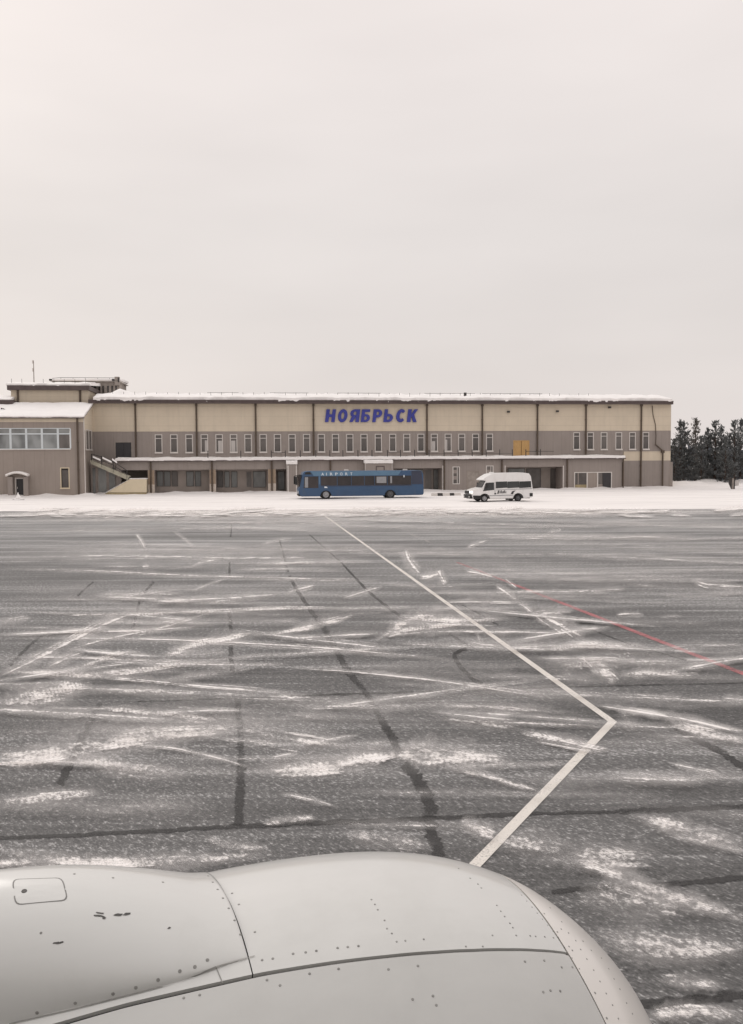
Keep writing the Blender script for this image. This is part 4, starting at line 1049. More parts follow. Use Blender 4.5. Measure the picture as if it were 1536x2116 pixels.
MBp = side_panel('window_pillar', [(bx(305), bzz(275)), (bx(305), bzz(186)), (bx(314), bzz(186)), (bx(314), bzz(275))], M['bus_light'])
edges = [322, 505, 660, 805, 918, 1060, 1330]
for a, c in zip(edges, edges[1:]):
    side_panel('side_window', [(bx(a + 3), bzz(290)), (bx(a + 3), bzz(187)), (bx(c - 3), bzz(187)), (bx(c - 3), bzz(290))], M['bus_glass'])
for s_ in (1,):
    MB().box(bx(938), bx(1048), -W_/2 + .036, -W_/2 + .05, bzz(268), bzz(195)).build('blind', M['seat_grey'], BUS) if False else None
side_panel('window_blind', [(bx(940), bzz(268)), (bx(940), bzz(196)), (bx(1048), bzz(196)), (bx(1048), bzz(268))], M['seat_grey'], .012)
side_panel('window_blind', [(bx(1092), bzz(270)), (bx(1092), bzz(192)), (bx(1112), bzz(192)), (bx(1112), bzz(270))], M['seat_grey'], .012)
side_panel('driver_seat', [(bx(150), bzz(312)), (bx(152), bzz(196)), (bx(186), bzz(196)), (bx(186), bzz(312))], M['seat_grey'], .011)
side_panel('skirt_panel', [(bx(330), bzz(300)), (bx(330), bzz(292)), (bx(1330), bzz(292)), (bx(1330), bzz(300))], M['bus_navy'], .006)
side_panel('side_lamp', [(bx(362), bzz(318)), (bx(366), bzz(300)), (bx(388), bzz(304)), (bx(402), bzz(318))], M['white_letter'], .012)
MB().box(.05, .30, -1.12, 1.12, 1.28, 2.45).build('windscreen', M['bus_glass'], BUS, bevel=.03)
for s_ in (-1, 1): MB().box(-.02, .2, s_ * 1.1, s_ * .75, .62, .85).build('headlight', M['headlamp'], BUS, bevel=.02)
MB().box(.0, .25, -1.2, 1.2, .34, .52).build('bumper', M['black_trim'], BUS, bevel=.03)
for s_ in (-1, 1): MB().tube((.3, s_ * 1.2, 2.4), (-.22, s_ * 1.42, 2.3), .03, n=6).box(-.3, -.12, s_ * 1.32, s_ * 1.56, 1.45, 2.25).build('mirror', M['black_trim'], BUS, bevel=.02)
for s_ in (-1, 1):
    wheel(BUS, x1w, s_ * (W_/2 - .17), .48, .30, M['rim'], s_); wheel(BUS, x2w, s_ * (W_/2 - .17), .48, .30, M['rim_dark'], s_)
MB().box(.4, L - .3, -1.05, 1.05, .32, .6).build('chassis', M['black_trim'], BUS)
for zx in (615, 1272): MB().box(bx(zx - 22), bx(zx + 22), -.8, -.2, H_ - .02, H_ + .13).build('roof_vent', M['white'], BUS, bevel=.04)
MB().box(bx(1240), bx(1250), -W_/2 - .04, -W_/2 + .05, bzz(205), bzz(180)).build('door_lamp', M['white_letter'], BUS)
for ch, a, c in zip('AIRPORT', (332, 385, 427, 484, 536, 594, 650), (360, 391, 456, 510, 565, 622, 672)):
    for s_ in (1,):
        zz_ = bzz(162); fit_letter(ch, 'letter', M['white_letter'], BUS, bx(a), bx(c), bzz(178), bzz(147), side_y(zz_) - .006, .012, .012, 0)

# white van
VL, VW = 6.0, 2.0
yaw = math.radians(13)
g = gpt(966, 1037, .10); VAN = empty('white_minibus', (g.x, g.y + .1, .10), yaw); VAN.scale = (1, 1, .965)
tag(VAN, 'white high-roof minibus with dark side windows and lit headlamp, facing left', 'van')
def vx(zx): return (zx - 500) / (1338 - 500) * VL
def vz(zy): return .26 + (448 - zy) / (448 - 116) * (2.72 - .26)
fx, rx = vx(684), vx(1136)
vp = [(.10, .30)] + arch(fx, .41, .30) + arch(rx, .41, .30) + [(VL - .1, .36), (VL, .5), (VL - .02, 1.2), (VL - .14, 2.35), (VL - .32, 2.66), (VL - .9, 2.72), (2.45, 2.70), (2.0, 2.62), (1.45, 2.34), (1.12, 2.10), (1.18, 2.02), (1.62, 1.98), (1.15, 1.32), (.52, 1.22), (.10, 1.10), (.0, .9), (.0, .55)]
# windscreen line: pulled so that the roof visor overhangs the screen slightly
vp = [(.10, .30)] + arch(fx, .41, .30) + arch(rx, .41, .30) + [(VL - .1, .36), (VL, .5), (VL - .02, 1.2), (VL - .16, 2.35), (VL - .34, 2.64), (VL - .9, 2.72), (2.4, 2.70), (1.95, 2.60), (1.5, 2.34), (1.16, 2.10), (1.20, 2.03), (1.50, 1.98), (1.16, 1.36), (.5, 1.22), (.12, 1.10), (.0, .9), (.0, .55)]
def vside(z): return -VW/2 * (1 - .13 * min(1, max(0, (z - 1.0) / 1.75)))
b = MB(); b.prism(vp, -VW/2, VW/2); b.v = [(x + (.10 * (abs(y) > .5) if x < .6 else 0), (-1 if y < 0 else 1) * -vside(z) * (.93 if x < .15 else 1), z) for x, y, z in b.v]
b.build('body', M['van_white'], VAN, bevel=.07)
def vpanel(name, pts, mt, proud=.008, th=.03):
    o = None
    for s_ in (1, -1):
        b = MB(); n = len(pts); b.v = [(x, s_ * (vside(z) - proud), z) for x, z in pts] + [(x, s_ * (vside(z) + th), z) for x, z in pts]
        b.f = [tuple(range(n)), tuple(range(2 * n - 1, n - 1, -1))] + [(i, (i + 1) % n, n + (i + 1) % n, n + i) for i in range(n)]
        o = b.build(name, mt, VAN)
    return o
M['van_glass'] = glass('van_glass', (.030, .032, .032), .15)
vpanel('front_window', [(vx(664), vz(345)), (vx(706), vz(240)), (vx(812), vz(236)), (vx(812), vz(330))], M['van_glass'])
for a, c in ((836, 988), (992, 1150), (1154, 1312)):
    vpanel('side_window', [(vx(a), vz(312)), (vx(a), vz(228)), (vx(c), vz(225)), (vx(c) + .02, vz(304))], M['van_glass'])
vpanel('side_stripe', [(vx(840), vz(334)), (vx(840), vz(329)), (vx(1325), vz(318)), (vx(1325), vz(324))], M['seat_grey'], .005)
vpanel('sill_trim', [(vx(735), vz(408)), (vx(735), vz(400)), (vx(1065), vz(396)), (vx(1065), vz(404))], M['seat_grey'], .005)
for cx_, r in ((fx, .41), (rx, .41)):
    pts = arch(cx_, r + .085, .30, 12) + arch(cx_, r, .30, 12)[::-1]
    vpanel('wheel_arch', pts, M['black_trim'], .03)
vpanel('door_seam', [(vx(822), vz(395)), (vx(822), vz(228)), (vx(826), vz(228)), (vx(826), vz(395))], M['black_trim'], .004)
vpanel('door_handle', [(vx(816), vz(385)), (vx(816), vz(372)), (vx(838), vz(372)), (vx(838), vz(385))], M['black_trim'], .02)
# dark livery on the side: a mark, a word of blurred letters, a swoosh by the rear wheel
vpanel('livery_mark', [(vx(852), vz(380)), (vx(868), vz(340)), (vx(880), vz(336)), (vx(872), vz(380))], M['black_trim'], .006)
for a, c, t, bt in ((884, 893, 350, 376), (899, 912, 340, 376), (917, 926, 352, 376), (931, 942, 345, 375), (947, 958, 338, 374), (964, 974, 350, 374)):
    vpanel('livery_letter', [(vx(a), vz(bt)), (vx(a + 3), vz(t)), (vx(c), vz(t)), (vx(c - 2), vz(bt))], M['door_dark'], .006)
vpanel('livery_swoosh', [(vx(1036), vz(386)), (vx(1052), vz(352)), (vx(1100), vz(342)), (vx(1078), vz(362)), (vx(1066), vz(388))], M['door_dark'], .006)
vpanel('tail_lamp', [(vx(1292), vz(420)), (vx(1292), vz(378)), (vx(1334), vz(378)), (vx(1334), vz(420))], M['black_trim'], .012)
vpanel('bumper_side', [(vx(540), vz(448)), (vx(530), vz(400)), (vx(640), vz(400)), (vx(634), vz(448))], M['black_trim'], .012)
sc_ = MB(); sc_.v = [(1.10, -.80, 1.38), (1.10, .80, 1.38), (1.42, .70, 1.96), (1.42, -.70, 1.96), (1.2, -.80, 1.36), (1.2, .80, 1.36), (1.5, .70, 1.95), (1.5, -.70, 1.95)]
sc_.f = [(0,1,2,3), (7,6,5,4), (0,4,5,1), (1,5,6,2), (2,6,7,3), (3,7,4,0)]; sc_.build('windscreen', M['van_glass'], VAN)
MB().box(-.03, .12, -.62, .62, .78, 1.04).build('grille', M['black_trim'], VAN, bevel=.02)
MB().box(-.06, .3, -.93, .93, .34, .70).build('bumper', M['black_trim'], VAN, bevel=.05)
for s_ in (-1, 1):
    MB().box(-.02, .42, s_ * .93, s_ * .64, .78, 1.10).build('headlight', M['headlamp'], VAN, bevel=.04)
    MB().box(-.08, .0, s_ * .82, s_ * .62, .42, .56).build('fog_lamp', M['headlamp'], VAN, bevel=.02)
    MB().box(1.35, 1.55, s_ * 1.02, s_ * 1.26, 1.38, 1.72).box(1.45, 1.5, s_ * .9, s_ * 1.05, 1.42, 1.5).build('mirror', M['black_trim'], VAN, bevel=.03)
    wheel(VAN, fx, s_ * (VW/2 - .13), .345, .23, M['rim'], s_); wheel(VAN, rx, s_ * (VW/2 - .13), .345, .23, M['rim_dark'], s_)
MB().box(.3, VL - .25, -.85, .85, .28, .5).build('chassis', M['black_trim'], VAN)
MB().box(vx(985), vx(1070), -.97, -.6, vz(462), vz(436)).build('side_step', M['black_trim'], VAN)
MB().box(vx(815), vx(835), -.5, .5, 2.66, 2.79).build('roof_vent', M['van_white'], VAN, bevel=.03)
em = NT('lit_headlamp'); em.out(em.n('ShaderNodeEmission', {'Color': (1, .96, .86, 1), 'Strength': 2.2}).outputs[0]); M['lit'] = em.m
MB().box(.02, .20, -.945, -.925, .84, 1.05).build('headlight_bulb', M['lit'], VAN); MB().box(-.03, -.015, -.9, -.7, .84, 1.05).build('headlight_bulb', M['lit'], VAN)

# ------------------------------------------------------------------ small things on the snow
g = gpt(900, 1027.6); KB = empty('striped_kerb', (g.x, g.y, .02), TH + .02)
tag(KB, 'low concrete kerb in dark and white blocks between the bus and the minibus', 'kerb')
def kx(px): return (gpt(px, 1027.6) - g).dot(BU)
for a, c, dark in ((893, 905.5, 0), (905.5, 916.5, 1), (916.5, 932.5, 0), (932.5, 942, 1), (942, 957, 0)):
    b = MB(); x0_, x1_ = kx(a), kx(c); b.prism([(0, 0), (.62, 0), (.5, .40), (.12, .40)], x0_ + .01, x1_ - .01); b.v = [(y, x, z) for x, y, z in b.v]
    b.build('block', M['metal_dark'] if dark else M['white'], KB, bevel=.02)
g = gpt(38.5, 1035.5); SH = empty('snow_heap', (g.x, g.y, .02), TH)
tag(SH, 'small peaked snow-covered stand on a dark base before the wing door', 'snow-covered stand')
MB().box(-.55, .52, -.25, .3, 0, .14).build('base', M['metal_dark'], SH)
def lump(name, c, rx_, ry_, rz_, seed, mt, parent):
    rows = []
    for i in range(13):
        r = []
        for j in range(8):
            a = 2 * math.pi * i / 12; t = j / 7; k = 1 - t; n_ = 1 + .22 * mnoise.noise(Vector((math.cos(a) * 1.3 + seed, math.sin(a) * 1.3, t * 2)))
            r.append((c[0] + rx_ * k ** .75 * n_ * math.cos(a), c[1] + ry_ * k ** .75 * n_ * math.sin(a), c[2] + rz_ * t))
        rows.append(r)
    return MB().grid(rows).build(name, mt, parent, smooth=True)
lump('snow_cap', (0, 0, .13), .52, .3, .3, 1, M['snow_roof'], SH); lump('snow_cap', (0, 0, .3), .27, .24, .42, 4, M['snow_roof'], SH)
lump('snow_cap', (-.03, 0, .62), .09, .09, .27, 7, M['snow_roof'], SH)

g = gpt(1515.5, 1012.5); PP = empty('marker_posts', (g.x, g.y, .0), TH)
tag(PP, 'pair of dark grey posts with a pale board standing in the snow before the pines', 'post')
k = g.y / F
MB().box(-2.2 * k, -.2 * k, -.1, .1, -.2, 24 * k).build('post', M['concrete'], PP)
MB().box(.6 * k, 3.6 * k, .0, .2, -.2, 22.5 * k).build('post', M['metal_dark'], PP)
MB().prism([(-9 * k, 14 * k), (-2.4 * k, 0), (-2.3 * k, 24 * k), (-8 * k, 26 * k)], .1, .2).build('board', M['metal_dark'], PP)
MB().prism([(4.2 * k, 8 * k), (14 * k, 9 * k), (13 * k, 20 * k), (5 * k, 19 * k)], .15, .22).build('board', M['curtain'], PP)

# ------------------------------------------------------------------ pines
M['bark'] = mat('pine_bark', (.075, .052, .042), .9, .25, 6)
M['needle'] = mat('pine_needles', (.118, .124, .125), .75, .35, 1.2)
M['needle2'] = mat('pine_needles_brown', (.15, .138, .128), .75, .35, 1.2)
def pine(seed, h, wd):
    r = random.Random(seed); crown = MB(); snow = MB(); trunk = MB().tube((0, 0, -.2), (.05, 0, h * .93), .16, .03, 7)
    def tuft(p, d, ln, mb, wid):
        q = d.cross(Vector((r.uniform(-1, 1), r.uniform(-1, 1), r.uniform(-1, 1)))).normalized() * wid
        mb.poly([p - q * .6, p + d * ln * .55 + q, p + d * ln, p + d * ln * .5 - q])
    nb = int(h * 11)
    for i in range(nb):
        t = (i + .5) / nb; z = h * (.06 + .92 * t)
        prof = (1 - t) ** .92 * (.72 + .28 * math.sin(t * 19 + seed)) + .05
        L_ = wd * prof * r.uniform(.55, 1.18); a = r.uniform(0, 6.283)
        el = math.radians(r.uniform(2, 30) + 30 * t)
        d = Vector((math.cos(a) * math.cos(el), math.sin(a) * math.cos(el), math.sin(el))); o = Vector((0, 0, z))
        if L_ > .7: trunk.tube(o, o + d * L_ * .85, .035, .012, 4)
        n = max(5, int(L_ * 13))
        for k in range(n):
            f_ = r.uniform(.18, 1.03); p = o + d * L_ * f_ + Vector((r.gauss(0, .13), r.gauss(0, .13), r.gauss(0, .1) - .05 * f_ * L_))
            dd_ = (d * .75 + Vector((r.gauss(0, .5), r.gauss(0, .5), r.uniform(.05, .95)))).normalized()
            if r.random() < .014 and k > 2 and t > .25: tuft(p + Vector((0, 0, .05)), (d + Vector((r.gauss(0, .3), r.gauss(0, .3), .1))).normalized(), r.uniform(.2, .4), snow, .06)
            else: tuft(p, dd_, r.uniform(.28, .55), crown, r.uniform(.05, .10))
    for k in range(40):
        p = Vector((r.gauss(0, .07), r.gauss(0, .07), h * r.uniform(.88, 1.0))); tuft(p, Vector((r.gauss(0, .25), r.gauss(0, .25), 1)).normalized(), .42, crown, .05)
    return trunk, crown, snow
kinds = [pine(s_, 8.2, w_) for s_, w_ in ((3, 3.1), (5, 2.6), (8, 3.5), (13, 3.0))]
kme = [(a.mesh('trunk', M['bark']), b.mesh('crown', M['needle2' if i == 1 else 'needle']), c.mesh('snow_clumps', M['snow_roof'])) for i, (a, b, c) in enumerate(kinds)]
TR = [ # px of the tip, row of the tip, distance, kind, label
 (1406, 874, 136, 0, 'dark pine with twin tips right beside the terminal corner'),
 (1414, 877, 139, 3, 'dark pine second from the terminal corner'),
 (1438, 869, 146, 1, 'slim tallest pine with thin brownish top'),
 (1463, 890, 138, 3, 'shorter pine between the slim tall one and the broad one'),
 (1479, 875, 134, 2, 'broad dense pine with a single pointed tip'),
 (1491, 884, 137, 0, 'dense pine behind the right shoulder of the broad pine'),
 (1519, 874, 132, 2, 'broad dark pine above the marker posts'),
 (1532, 872, 135, 0, 'dark pine cut by the right edge of the picture'),
 (1395, 912, 133, 3, 'low pine tucked against the terminal end wall'),
 (1450, 905, 132, 2, 'low spreading pine with snow clumps on its boughs'),
 (1500, 906, 130, 0, 'low dark pine just left of the marker posts'),
 (1556, 880, 134, 1, None), (1580, 872, 137, 2, None), (1372, 905, 148, 0, None),
]
for px, py, dist, k, lab in TR:
    d = ray(px, py); t = dist / d.y; P = CAM + d * t; h = P.z + .1
    if lab is None: continue
    tr = empty('pine_tree', (P.x, P.y, 0.1), R.uniform(0, 6.28)); s_ = h / 8.2; tr.scale = (s_ * R.uniform(.95, 1.12), s_ * R.uniform(.95, 1.12), s_)
    tag(tr, lab, 'tree', 'pines beside the terminal')
    for nm, me in zip(('trunk', 'crown', 'snow_clumps'), kme[k]):
        o = bpy.data.objects.new(nm, me); COL.objects.link(o); o.parent = tr
# the wood behind them reads as one mass
wm = MB(); r_ = random.Random(99)
for i in range(9000):
    x = r_.uniform(40, 95); y = r_.uniform(146, 162); hm = 4.8 + 1.6 * mnoise.noise(Vector((x * .35, y * .2, 0))) + r_.uniform(-.8, .8)
    p = Vector((x, y, hm * r_.random() ** .8)); q = Vector((r_.gauss(0, .3), r_.gauss(0, .3), r_.gauss(.3, .4)))
    w_ = Vector((r_.gauss(0, .25), r_.gauss(0, .2), r_.gauss(0, .2))); wm.poly([p - w_, p + q * 1.6, p + w_])
M['needle_far'] = mat('blue_shade_needles', (.135, .145, .172), .8, .3, 1.2)  # bluish tint: the blue shade under the pines is painted into the needles
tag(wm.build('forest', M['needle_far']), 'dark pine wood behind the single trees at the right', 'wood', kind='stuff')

# ------------------------------------------------------------------ aircraft engine below the window
PSI, D_, DZ, S0, K1, K2, K3 = .2057, 3.19, 2.434, .5867, .12, .205, .1738
S1, S2, LIP, R3 = .160, 1.2159, .385, .835
SEAM1, SEAM2 = (.0922, .165), (-.1819, .0785)
Nv = Vector((-math.sin(PSI), math.cos(PSI), 0)); Av = Vector((math.cos(PSI), math.sin(PSI), 0))
EC = CAM + Nv * D_ - Vector((0, 0, DZ))
AC = empty('aircraft', EC, PSI); tag(AC, 'white riveted jet engine cowling of the parked aircraft, filling the foreground', 'aircraft')
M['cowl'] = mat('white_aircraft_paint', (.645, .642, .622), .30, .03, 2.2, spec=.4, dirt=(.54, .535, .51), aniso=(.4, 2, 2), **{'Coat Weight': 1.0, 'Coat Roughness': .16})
M['cowl_door'] = mat('shaded_aircraft_paint', (.55, .545, .525), .32, .035, 2.2, spec=.4, dirt=(.46, .455, .435), aniso=(.4, 2, 2), **{'Coat Weight': 1.0, 'Coat Roughness': .16})  # cowl white darkened: shade of the lower near side put into the colour
M['lip'] = mat('inlet_lip_paint', (.80, .76, .72), .28, .03, 2, spec=.4, **{'Coat Weight': .7, 'Coat Roughness': .16})
M['gap'] = mat('seam_shadow_gap', (.018, .017, .016), .8, .1, 4)
M['rivet'] = mat('worn_rivet', (.28, .275, .26), .5, .3, 30)
M['chip'] = mat('bare_scuff', (.10, .095, .09), .6, .3, 40)
def Rr(s):
    t = s - S0
    if t < -2.25: return 1.0 - K1 * 2.25 ** 2 + .05 * (t + 2.25)          # long taper of the core cowl
    if t < 0: return 1.0 - K1 * t * t
    return 1.0 - K2 * t * t - K3 * t ** 3
def Rl(s):
    x = min(1, max(0, (s - S2) / LIP)); return Rr(min(s, S2 + LIP)) * (1 - (1 - R3) * (1 - math.sqrt(max(0, 1 - x * x))))
def pt(s, ph, r, tl=(0, 0)):
    return (s + tl[0] * (math.sin(ph) - 1) + tl[1] * math.cos(ph), -r * math.cos(ph), r * math.sin(ph))
def seam(tl): return lambda ph: tl[0] * (math.sin(ph) - 1) + tl[1] * math.cos(ph)
Zv = Vector((0, 0, 1))
def to_local(P): d = P - EC; return Vector((d.dot(Av), d.dot(Nv), d.z))
def dir_local(d): return Vector((d.dot(Av), d.dot(Nv), d.z))
CL = to_local(CAM)
hb = MB(); hb.grid([[pt(s, ph, Rl(s)) for ph in np.linspace(-.9, 2.8, 130)] for s in np.linspace(-3.2, S2 + LIP, 220)])
HIT = BVHTree.FromPolygons([Vector(v) for v in hb.v], hb.f)
def hit(px, py, tree=None):
    p, n, i, d = (tree or HIT).ray_cast(CL, dir_local(ray(px, py)))
    return (p, n) if p else (None, None)
def sphi(px, py):
    p, n = hit(px, py); return p.x, math.atan2(p.z, -p.y)
SPL = [sphi(*q) for q in ((140, 2112), (255, 2079), (364, 2053.5), (460, 2031.5), (543, 2013), (620, 2000), (700, 1988), (800, 1976.5), (900, 1968), (980, 1964), (1050, 1962.5), (1110, 1964), (1170, 1970), (1174, 1972), (1185, 1985), (1203, 1987))]
SPL.sort(); sx = [a for a, b in SPL]; sy_ = [b for a, b in SPL]
def split(s):
    if s < sx[0]: return sy_[0] + (sy_[1] - sy_[0]) / (sx[1] - sx[0]) * (s - sx[0]) * .6
    return float(np.interp(s, sx, sy_))
f1, f2 = seam(SEAM1), seam(SEAM2)
def patch(name, mt, P, parent=AC, rim=.016, centre=(0, 0)):
    # a grid of (s, phi, r) given as points; the border is turned inwards so that the sheet shows an edge
    mb = MB(); mb.grid(P)
    inw = lambda p: (p[0], p[1] * (1 - rim / math.hypot(p[1], p[2])), p[2] * (1 - rim / math.hypot(p[1], p[2])))
    for ring in (P[0], P[-1], [r[0] for r in P], [r[-1] for r in P]): mb.grid([ring, [inw(p) for p in ring]])
    o = mb.build(name, mt, parent)
    for p in o.data.polygons: p.use_smooth = True
    em_ = o.modifiers.new('edge', 'EDGE_SPLIT'); em_.split_angle = math.radians(40)
    return o
SA = -3.4
def rows(s0f, s1f, p0f, p1f, ns, npn, rf=Rr, dr=0.0):
    out = []
    for i in range(ns + 1):
        t = i / ns; r = []
        for j in range(npn + 1):
            q = j / npn
            # boundary angle depends on s, boundary s depends on angle: settle both in a few rounds
            s = -1.0; ph = 1.0
            for _ in range(4):
                a, b = p0f(s), p1f(s); ph = a + (b - a) * q
                s = s0f(ph) + (s1f(ph) - s0f(ph)) * t
            R_ = rf(s) + dr; r.append((s, -R_ * math.cos(ph), R_ * math.sin(ph)))
        out.append(r)
    return out
GS = .0019
def G(s): return .0060 + .0042 * min(1, max(0, (.6 - s) / 1.6))                           # half gaps of the split line and of the ring seams
TOPB = lambda s: math.pi + .75
upc = patch('fan_cowl', M['cowl'], rows(lambda ph: S1 + f1(ph) + GS, lambda ph: S2 + f2(ph) - .003, lambda s: split(s) + G(s), TOPB, 130, 110))
upc['label'] = 'upper fan cowl with rivet rows'
aft = patch('reverser_cowl', M['cowl'], rows(lambda ph: SA, lambda ph: S1 + f1(ph) - GS, lambda s: split(s) + G(s), TOPB, 60, 110))
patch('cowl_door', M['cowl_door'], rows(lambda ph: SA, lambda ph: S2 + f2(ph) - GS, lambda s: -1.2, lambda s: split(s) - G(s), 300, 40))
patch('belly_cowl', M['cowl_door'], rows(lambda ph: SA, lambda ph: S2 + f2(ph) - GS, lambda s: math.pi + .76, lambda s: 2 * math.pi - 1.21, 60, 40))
# inlet ring and lip: full round, rolling over into the duct
GS = .0048
P = []
for i in range(29):
    t = i / 28; r = []
    for j in range(161):
        ph = -math.pi * .5 + 2 * math.pi * j / 160; a = S2 + f2(ph) + GS
        x = math.sin(t * math.pi / 2); s = a + (S2 + LIP - a) * x
        k = max(0.0, min(1.0, (s - S2) / LIP)); R_ = Rl(s)
        r.append((s, -R_ * math.cos(ph), R_ * math.sin(ph)))
    P.append(r)
R_e = Rl(S2 + LIP)
for i in range(1, 9):
    w_ = i / 8 * math.pi / 2; s = S2 + LIP - .12 * (1 - math.cos(w_)); R_ = R_e - .05 * math.sin(w_)
    P.append([(s, -R_ * math.cos(-math.pi * .5 + 2 * math.pi * j / 160), R_ * math.sin(-math.pi * .5 + 2 * math.pi * j / 160)) for j in range(161)])
P.append([(S2 - .6, -(R_e - .1) * math.cos(-math.pi * .5 + 2 * math.pi * j / 160), (R_e - .1) * math.sin(-math.pi * .5 + 2 * math.pi * j / 160)) for j in range(161)])
lip = patch('inlet_lip', M['lip'], P)
MB().tube((S2 - .62, 0, 0), (S2 - .56, 0, 0), R_e - .02, n=40).build('fan_face', M['metal_dark'], AC)
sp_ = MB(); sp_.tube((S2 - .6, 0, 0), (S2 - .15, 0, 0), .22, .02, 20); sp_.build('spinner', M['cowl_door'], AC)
# liner seen through the gaps
lb = MB(); lb.grid([[pt(s, ph, Rl(s) - .016) for ph in np.linspace(0, 2 * math.pi, 100)] for s in np.linspace(SA, S2 + .27, 90)])
lb.build('liner', M['gap'], AC, smooth=True)
# pylon fairing growing out of the reverser cowl
BASE = []
for q in ((30, 2114.5), (77, 2103), (157, 2084.5), (233, 2065.5), (327, 2041), (394, 2019), (447, 1997.5)):
    p, n = hit(*q); BASE.append((p.x, -p.y))
BASE.sort(); bxs = [a for a, b in BASE]; bys = [b for a, b in BASE]
pe, _ = hit(526, 1975)
def pw(s):
    if s < bxs[0]: return bys[0] + (bys[1] - bys[0]) / (bxs[1] - bxs[0]) * max(s - bxs[0], -.5)
    if s > bxs[-1]: return bys[-1] + (-pe.y - bys[-1]) * min(1, (s - bxs[-1]) / (pe.x - bxs[-1]))
    return float(np.interp(s, bxs, bys))
HS = [-3.4, -1.7, -1.55, -1.4, -1.2, -.95, -.7, -.5, -.35, -.2, -.05, .08, .19]; HH = [.76, .68, .640, .569, .478, .39, .305, .248, .204, .15, .09, .036, .003]
P = []
for i in range(61):
    s0 = SA + (S1 - SA) * (1 - (1 - i / 60) ** 1.6); r = []
    w_ = pw(s0); h_ = float(np.interp(s0, HS, HH))
    for j in range(61):
        q = -1 + 2 * j / 60; q = math.copysign(1 - (1 - abs(q)) ** 1.7, q)
        y = -q * w_; zn = math.sqrt(max(.01, Rr(s0) ** 2 - y * y)); ph = math.atan2(zn, -y)
        k = (1 - abs(q) ** 2.0) ** (1 / 2.0) if abs(q) < 1 else 0
        s = s0 + f1(ph) * max(0, 1 - (S1 - s0) / 1.2) - (GS if i == 60 else 0)
        zn = math.sqrt(max(.01, Rr(s) ** 2 - y * y)); d = Vector((0, y, zn)).normalized()
        o_ = h_ * k + (.0022 if abs(q) < 1 else -.006)
        r.append((s, y + d.y * o_ * .35, zn + o_ * (1 if abs(q) < 1 else .5)))
    P.append(r)
py_ = MB(); py_.grid(P); pyl = py_.build('pylon_fairing', M['cowl'], AC, smooth=True)
PYT = BVHTree.FromPolygons([Vector(v) for v in py_.v], py_.f)
def hit_any(px, py):
    best = None
    for t in (PYT, HIT):
        p, n, i, d = t.ray_cast(CL, dir_local(ray(px, py)))
        if p and (best is None or d < best[2]): best = (p, n, d)
    return (best[0], best[1]) if best else (None, None)
def decal(mb, pts, off):
    L_ = []
    for px, py in pts:
        p, n = hit_any(px, py)
        if p is None: return
        if n.dot(CL - p) < 0: n = -n
        L_.append(p + n * off)
    mb.poly(L_)
def disc(mb, px, py, r, off=.0012, n=7):
    p, nn = hit_any(px, py)
    if p is None: return
    if nn.dot(CL - p) < 0: nn = -nn
    t = nn.orthogonal().normalized(); q = nn.cross(t); c = p + nn * off; r = r * .82; k = len(mb.v)
    ring = [c + (t * math.cos(2 * math.pi * i / n) + q * math.sin(2 * math.pi * i / n)) * r for i in range(n)]
    low = [p - nn * .001 + (x - c) * 1.25 for x in ring]
    mb.v += [tuple(x) for x in ring + low]; mb.f.append(tuple(range(k, k + n)))
    for i in range(n): mb.f.append((k + i, k + (i + 1) % n, k + n + (i + 1) % n, k + n + i))
def line_decal(mb, pts, wpx, off, n=6):
    ln = smooth_line(pts, n)
    for i in range(len(ln) - 1):
        a, b = ln[i], ln[i + 1]; d = (b - a).normalized(); q = Vector((-d.y, d.x)) * wpx / 2
        decal(mb, [a + q, b + q, b - q, a - q], off)
# rivets: the dark ones as screws one can pick out, pale ones as fine heads
rv = MB()
for q in ((77,2093),(156,2073),(234,2054),(281,2041),(327,2025),(372,2007),(403,1998),(429,1984)): disc(rv, *q, .0062)
for q in ((430,1810),(440,1823),(450,1838),(461,1856),(473,1877),(485,1902),(497,1931),(480,1846),(494,1869),(527,1926),(542,1984),(85,1928),(154,1806),(337,1823),(234,1814)): disc(rv, *q, .0046)
for q in ((564,1981),(606,1971),(632,1968),(654,1965),(698,1959),(719,1957),(741,1955)): disc(rv, *q, .0048)
for q in ((768,1859),(775,1869),(781,1880),(795,1902),(800,1919),(810,1929),(820,1946),(838,1944),(876,1941)): disc(rv, *q, .0036)
for q in ((948,1795),(972,1815),(988,1827),(995,1835),(1027,1871),(1035,1883),(1043,1894),(1054,1908),(1060,1917),(1018,1933),(1067,1933),(1096,1934),(1107,1935),(1126,1936),(1144,1938),(963,1956),(998,1956),(1176,1956),(1183,1964),(1152,1926)): disc(rv, *q, .0036)
for q in ((853,2065),(902,2077),(895,2058),(413,2056),(380,2062),(579,2036),(552,2025),(640,2012),(700,2002),(803,2003),(864,1996),(1085,1987),(1125,1985),(1161,1999),(1183,1999),(1123,2050),(1138,2047),(1158,2048),(1230,2052),(1254,2104)): disc(rv, *q, .0046)
for q in ((1161,1905),(1178,1896),(1160,1920),(1200,1962),(1213,1982),(1227,2005),(1240,2028),(1253,2053),(1266,2077),(1278,2105),(1243,1980),(1258,2002),(1269,2023),(1281,2044),(1295,2073),(1307,2095),(1137,1876),(1125,1888),(1190,1944),(1175,1928),(1205,1945),(1222,1964)): disc(rv, *q, .0034)
for i in range(11):                               # inner row beside the inlet seam
    t = i / 10; x = 1095 + 108 * t + 46 * max(0, t - .75); y = 1846 + 124 * t + 100 * max(0, t - .72); disc(rv, x - 17, y + 4, .0024)
rvo = rv.build('rivets', M['rivet'], AC); rvo['kind'] = 'stuff'
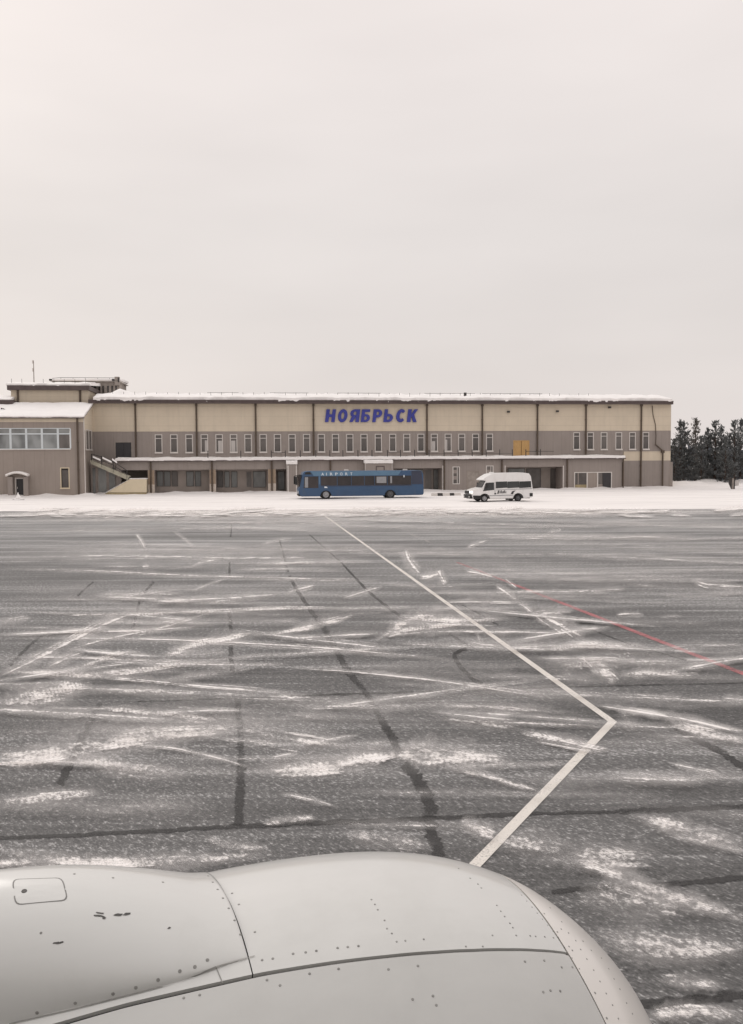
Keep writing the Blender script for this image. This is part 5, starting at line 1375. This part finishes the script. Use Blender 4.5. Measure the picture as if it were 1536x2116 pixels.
# paint chips
ch = MB()
def chip(cx, cy, w, h, ang, seed):
    r = random.Random(seed); n = 11; c, s = math.cos(ang), math.sin(ang); pts = []
    for i in range(n):
        a = 2 * math.pi * i / n; k = r.uniform(.55, 1.15); x, y = w * k * math.cos(a) / 2, h * k * math.sin(a) / 2
        pts.append((cx + x * c - y * s, cy + x * s + y * c))
    decal(ch, pts, .0012)
for a in ((207,1887,20,4,.1,1),(205,1893,24,5,.15,2),(215,1897,10,6,.3,3),(246,1891,22,7,-.12,4),(262,1889,18,5,-.15,5),(118,1949,20,6,-.1,6),(128,1947,12,5,-.2,7),(350,1918,8,5,-.5,8)): chip(*a)
cho = ch.build('paint_chip', M['chip'], AC); cho['kind'] = 'stuff'
# access panel on the pylon fairing
def rrect(c, r=5, n=4):
    c = [Vector(q) for q in c]; out = []
    for i in range(4):
        p, a, b = c[i], c[i - 1], c[(i + 1) % 4]; u_, v_ = (a - p).normalized() * r, (b - p).normalized() * r
        for k in range(n + 1):
            t = k / n; out.append(p + u_ * (1 - t) ** 2 + v_ * t ** 2)
    return out
corners = [(24.5, 1817), (130, 1813.5), (142, 1861), (31, 1871)]
cc = Vector((82, 1841)); big = rrect(corners, 14); small = [cc + (p - cc) * (1 - 3.0 / max(12, (p - cc).length)) for p in big]
gpn = MB(); n = len(big)
for i in range(n): decal(gpn, [big[i], big[(i + 1) % n], small[(i + 1) % n], small[i]], .0008)
gp_ = gpn.build('panel_seam', mat('panel_seam', (.25, .245, .235), .7, .2, 20), AC)
pn = MB()
decal(pn, [], 0) if False else None
mid = [cc + (p - cc) * .5 for p in small]
for i in range(n):
    decal(pn, [small[i], small[(i + 1) % n], mid[(i + 1) % n], mid[i]], .0016); decal(pn, [mid[i], mid[(i + 1) % n], cc], .0016)
pno = pn.build('access_panel', M['cowl'], AC)
lt = MB(); disc(lt, 50.5, 1842, .0098, .003, 8); lt.build('latch', M['chip'], pno)
# thin seams of the strip below the pylon fairing
sm = MB(); line_decal(sm, [(20, 2117), (77, 2103.5), (157, 2085), (233, 2066), (327, 2041.5), (394, 2019.5), (447, 1997.5)], 2.6, .0030)
line_decal(sm, [(446, 1997), (453, 2014), (460, 2031)], 2.4, .0014); sm.build('fairing_seam', M['rivet'], AC)
sm = MB(); line_decal(sm, [(448, 1997), (490, 1986), (527, 1976)], 1.8, .003); sm.build('fairing_seam', mat('faint_seam', (.40, .39, .37), .6, .1, 5), AC)
# the fuselage the picture is taken from
fu = MB(); rows_ = []
for i in range(25):
    x = -13 + i; rows_.append([(x, -5.75 + 1.88 * math.cos(a), 2.2 + 2.0 * math.sin(a)) for a in np.linspace(0, 2 * math.pi, 49)])
fu.grid(rows_); fu.build('fuselage', M['cowl'], AC, smooth=True)
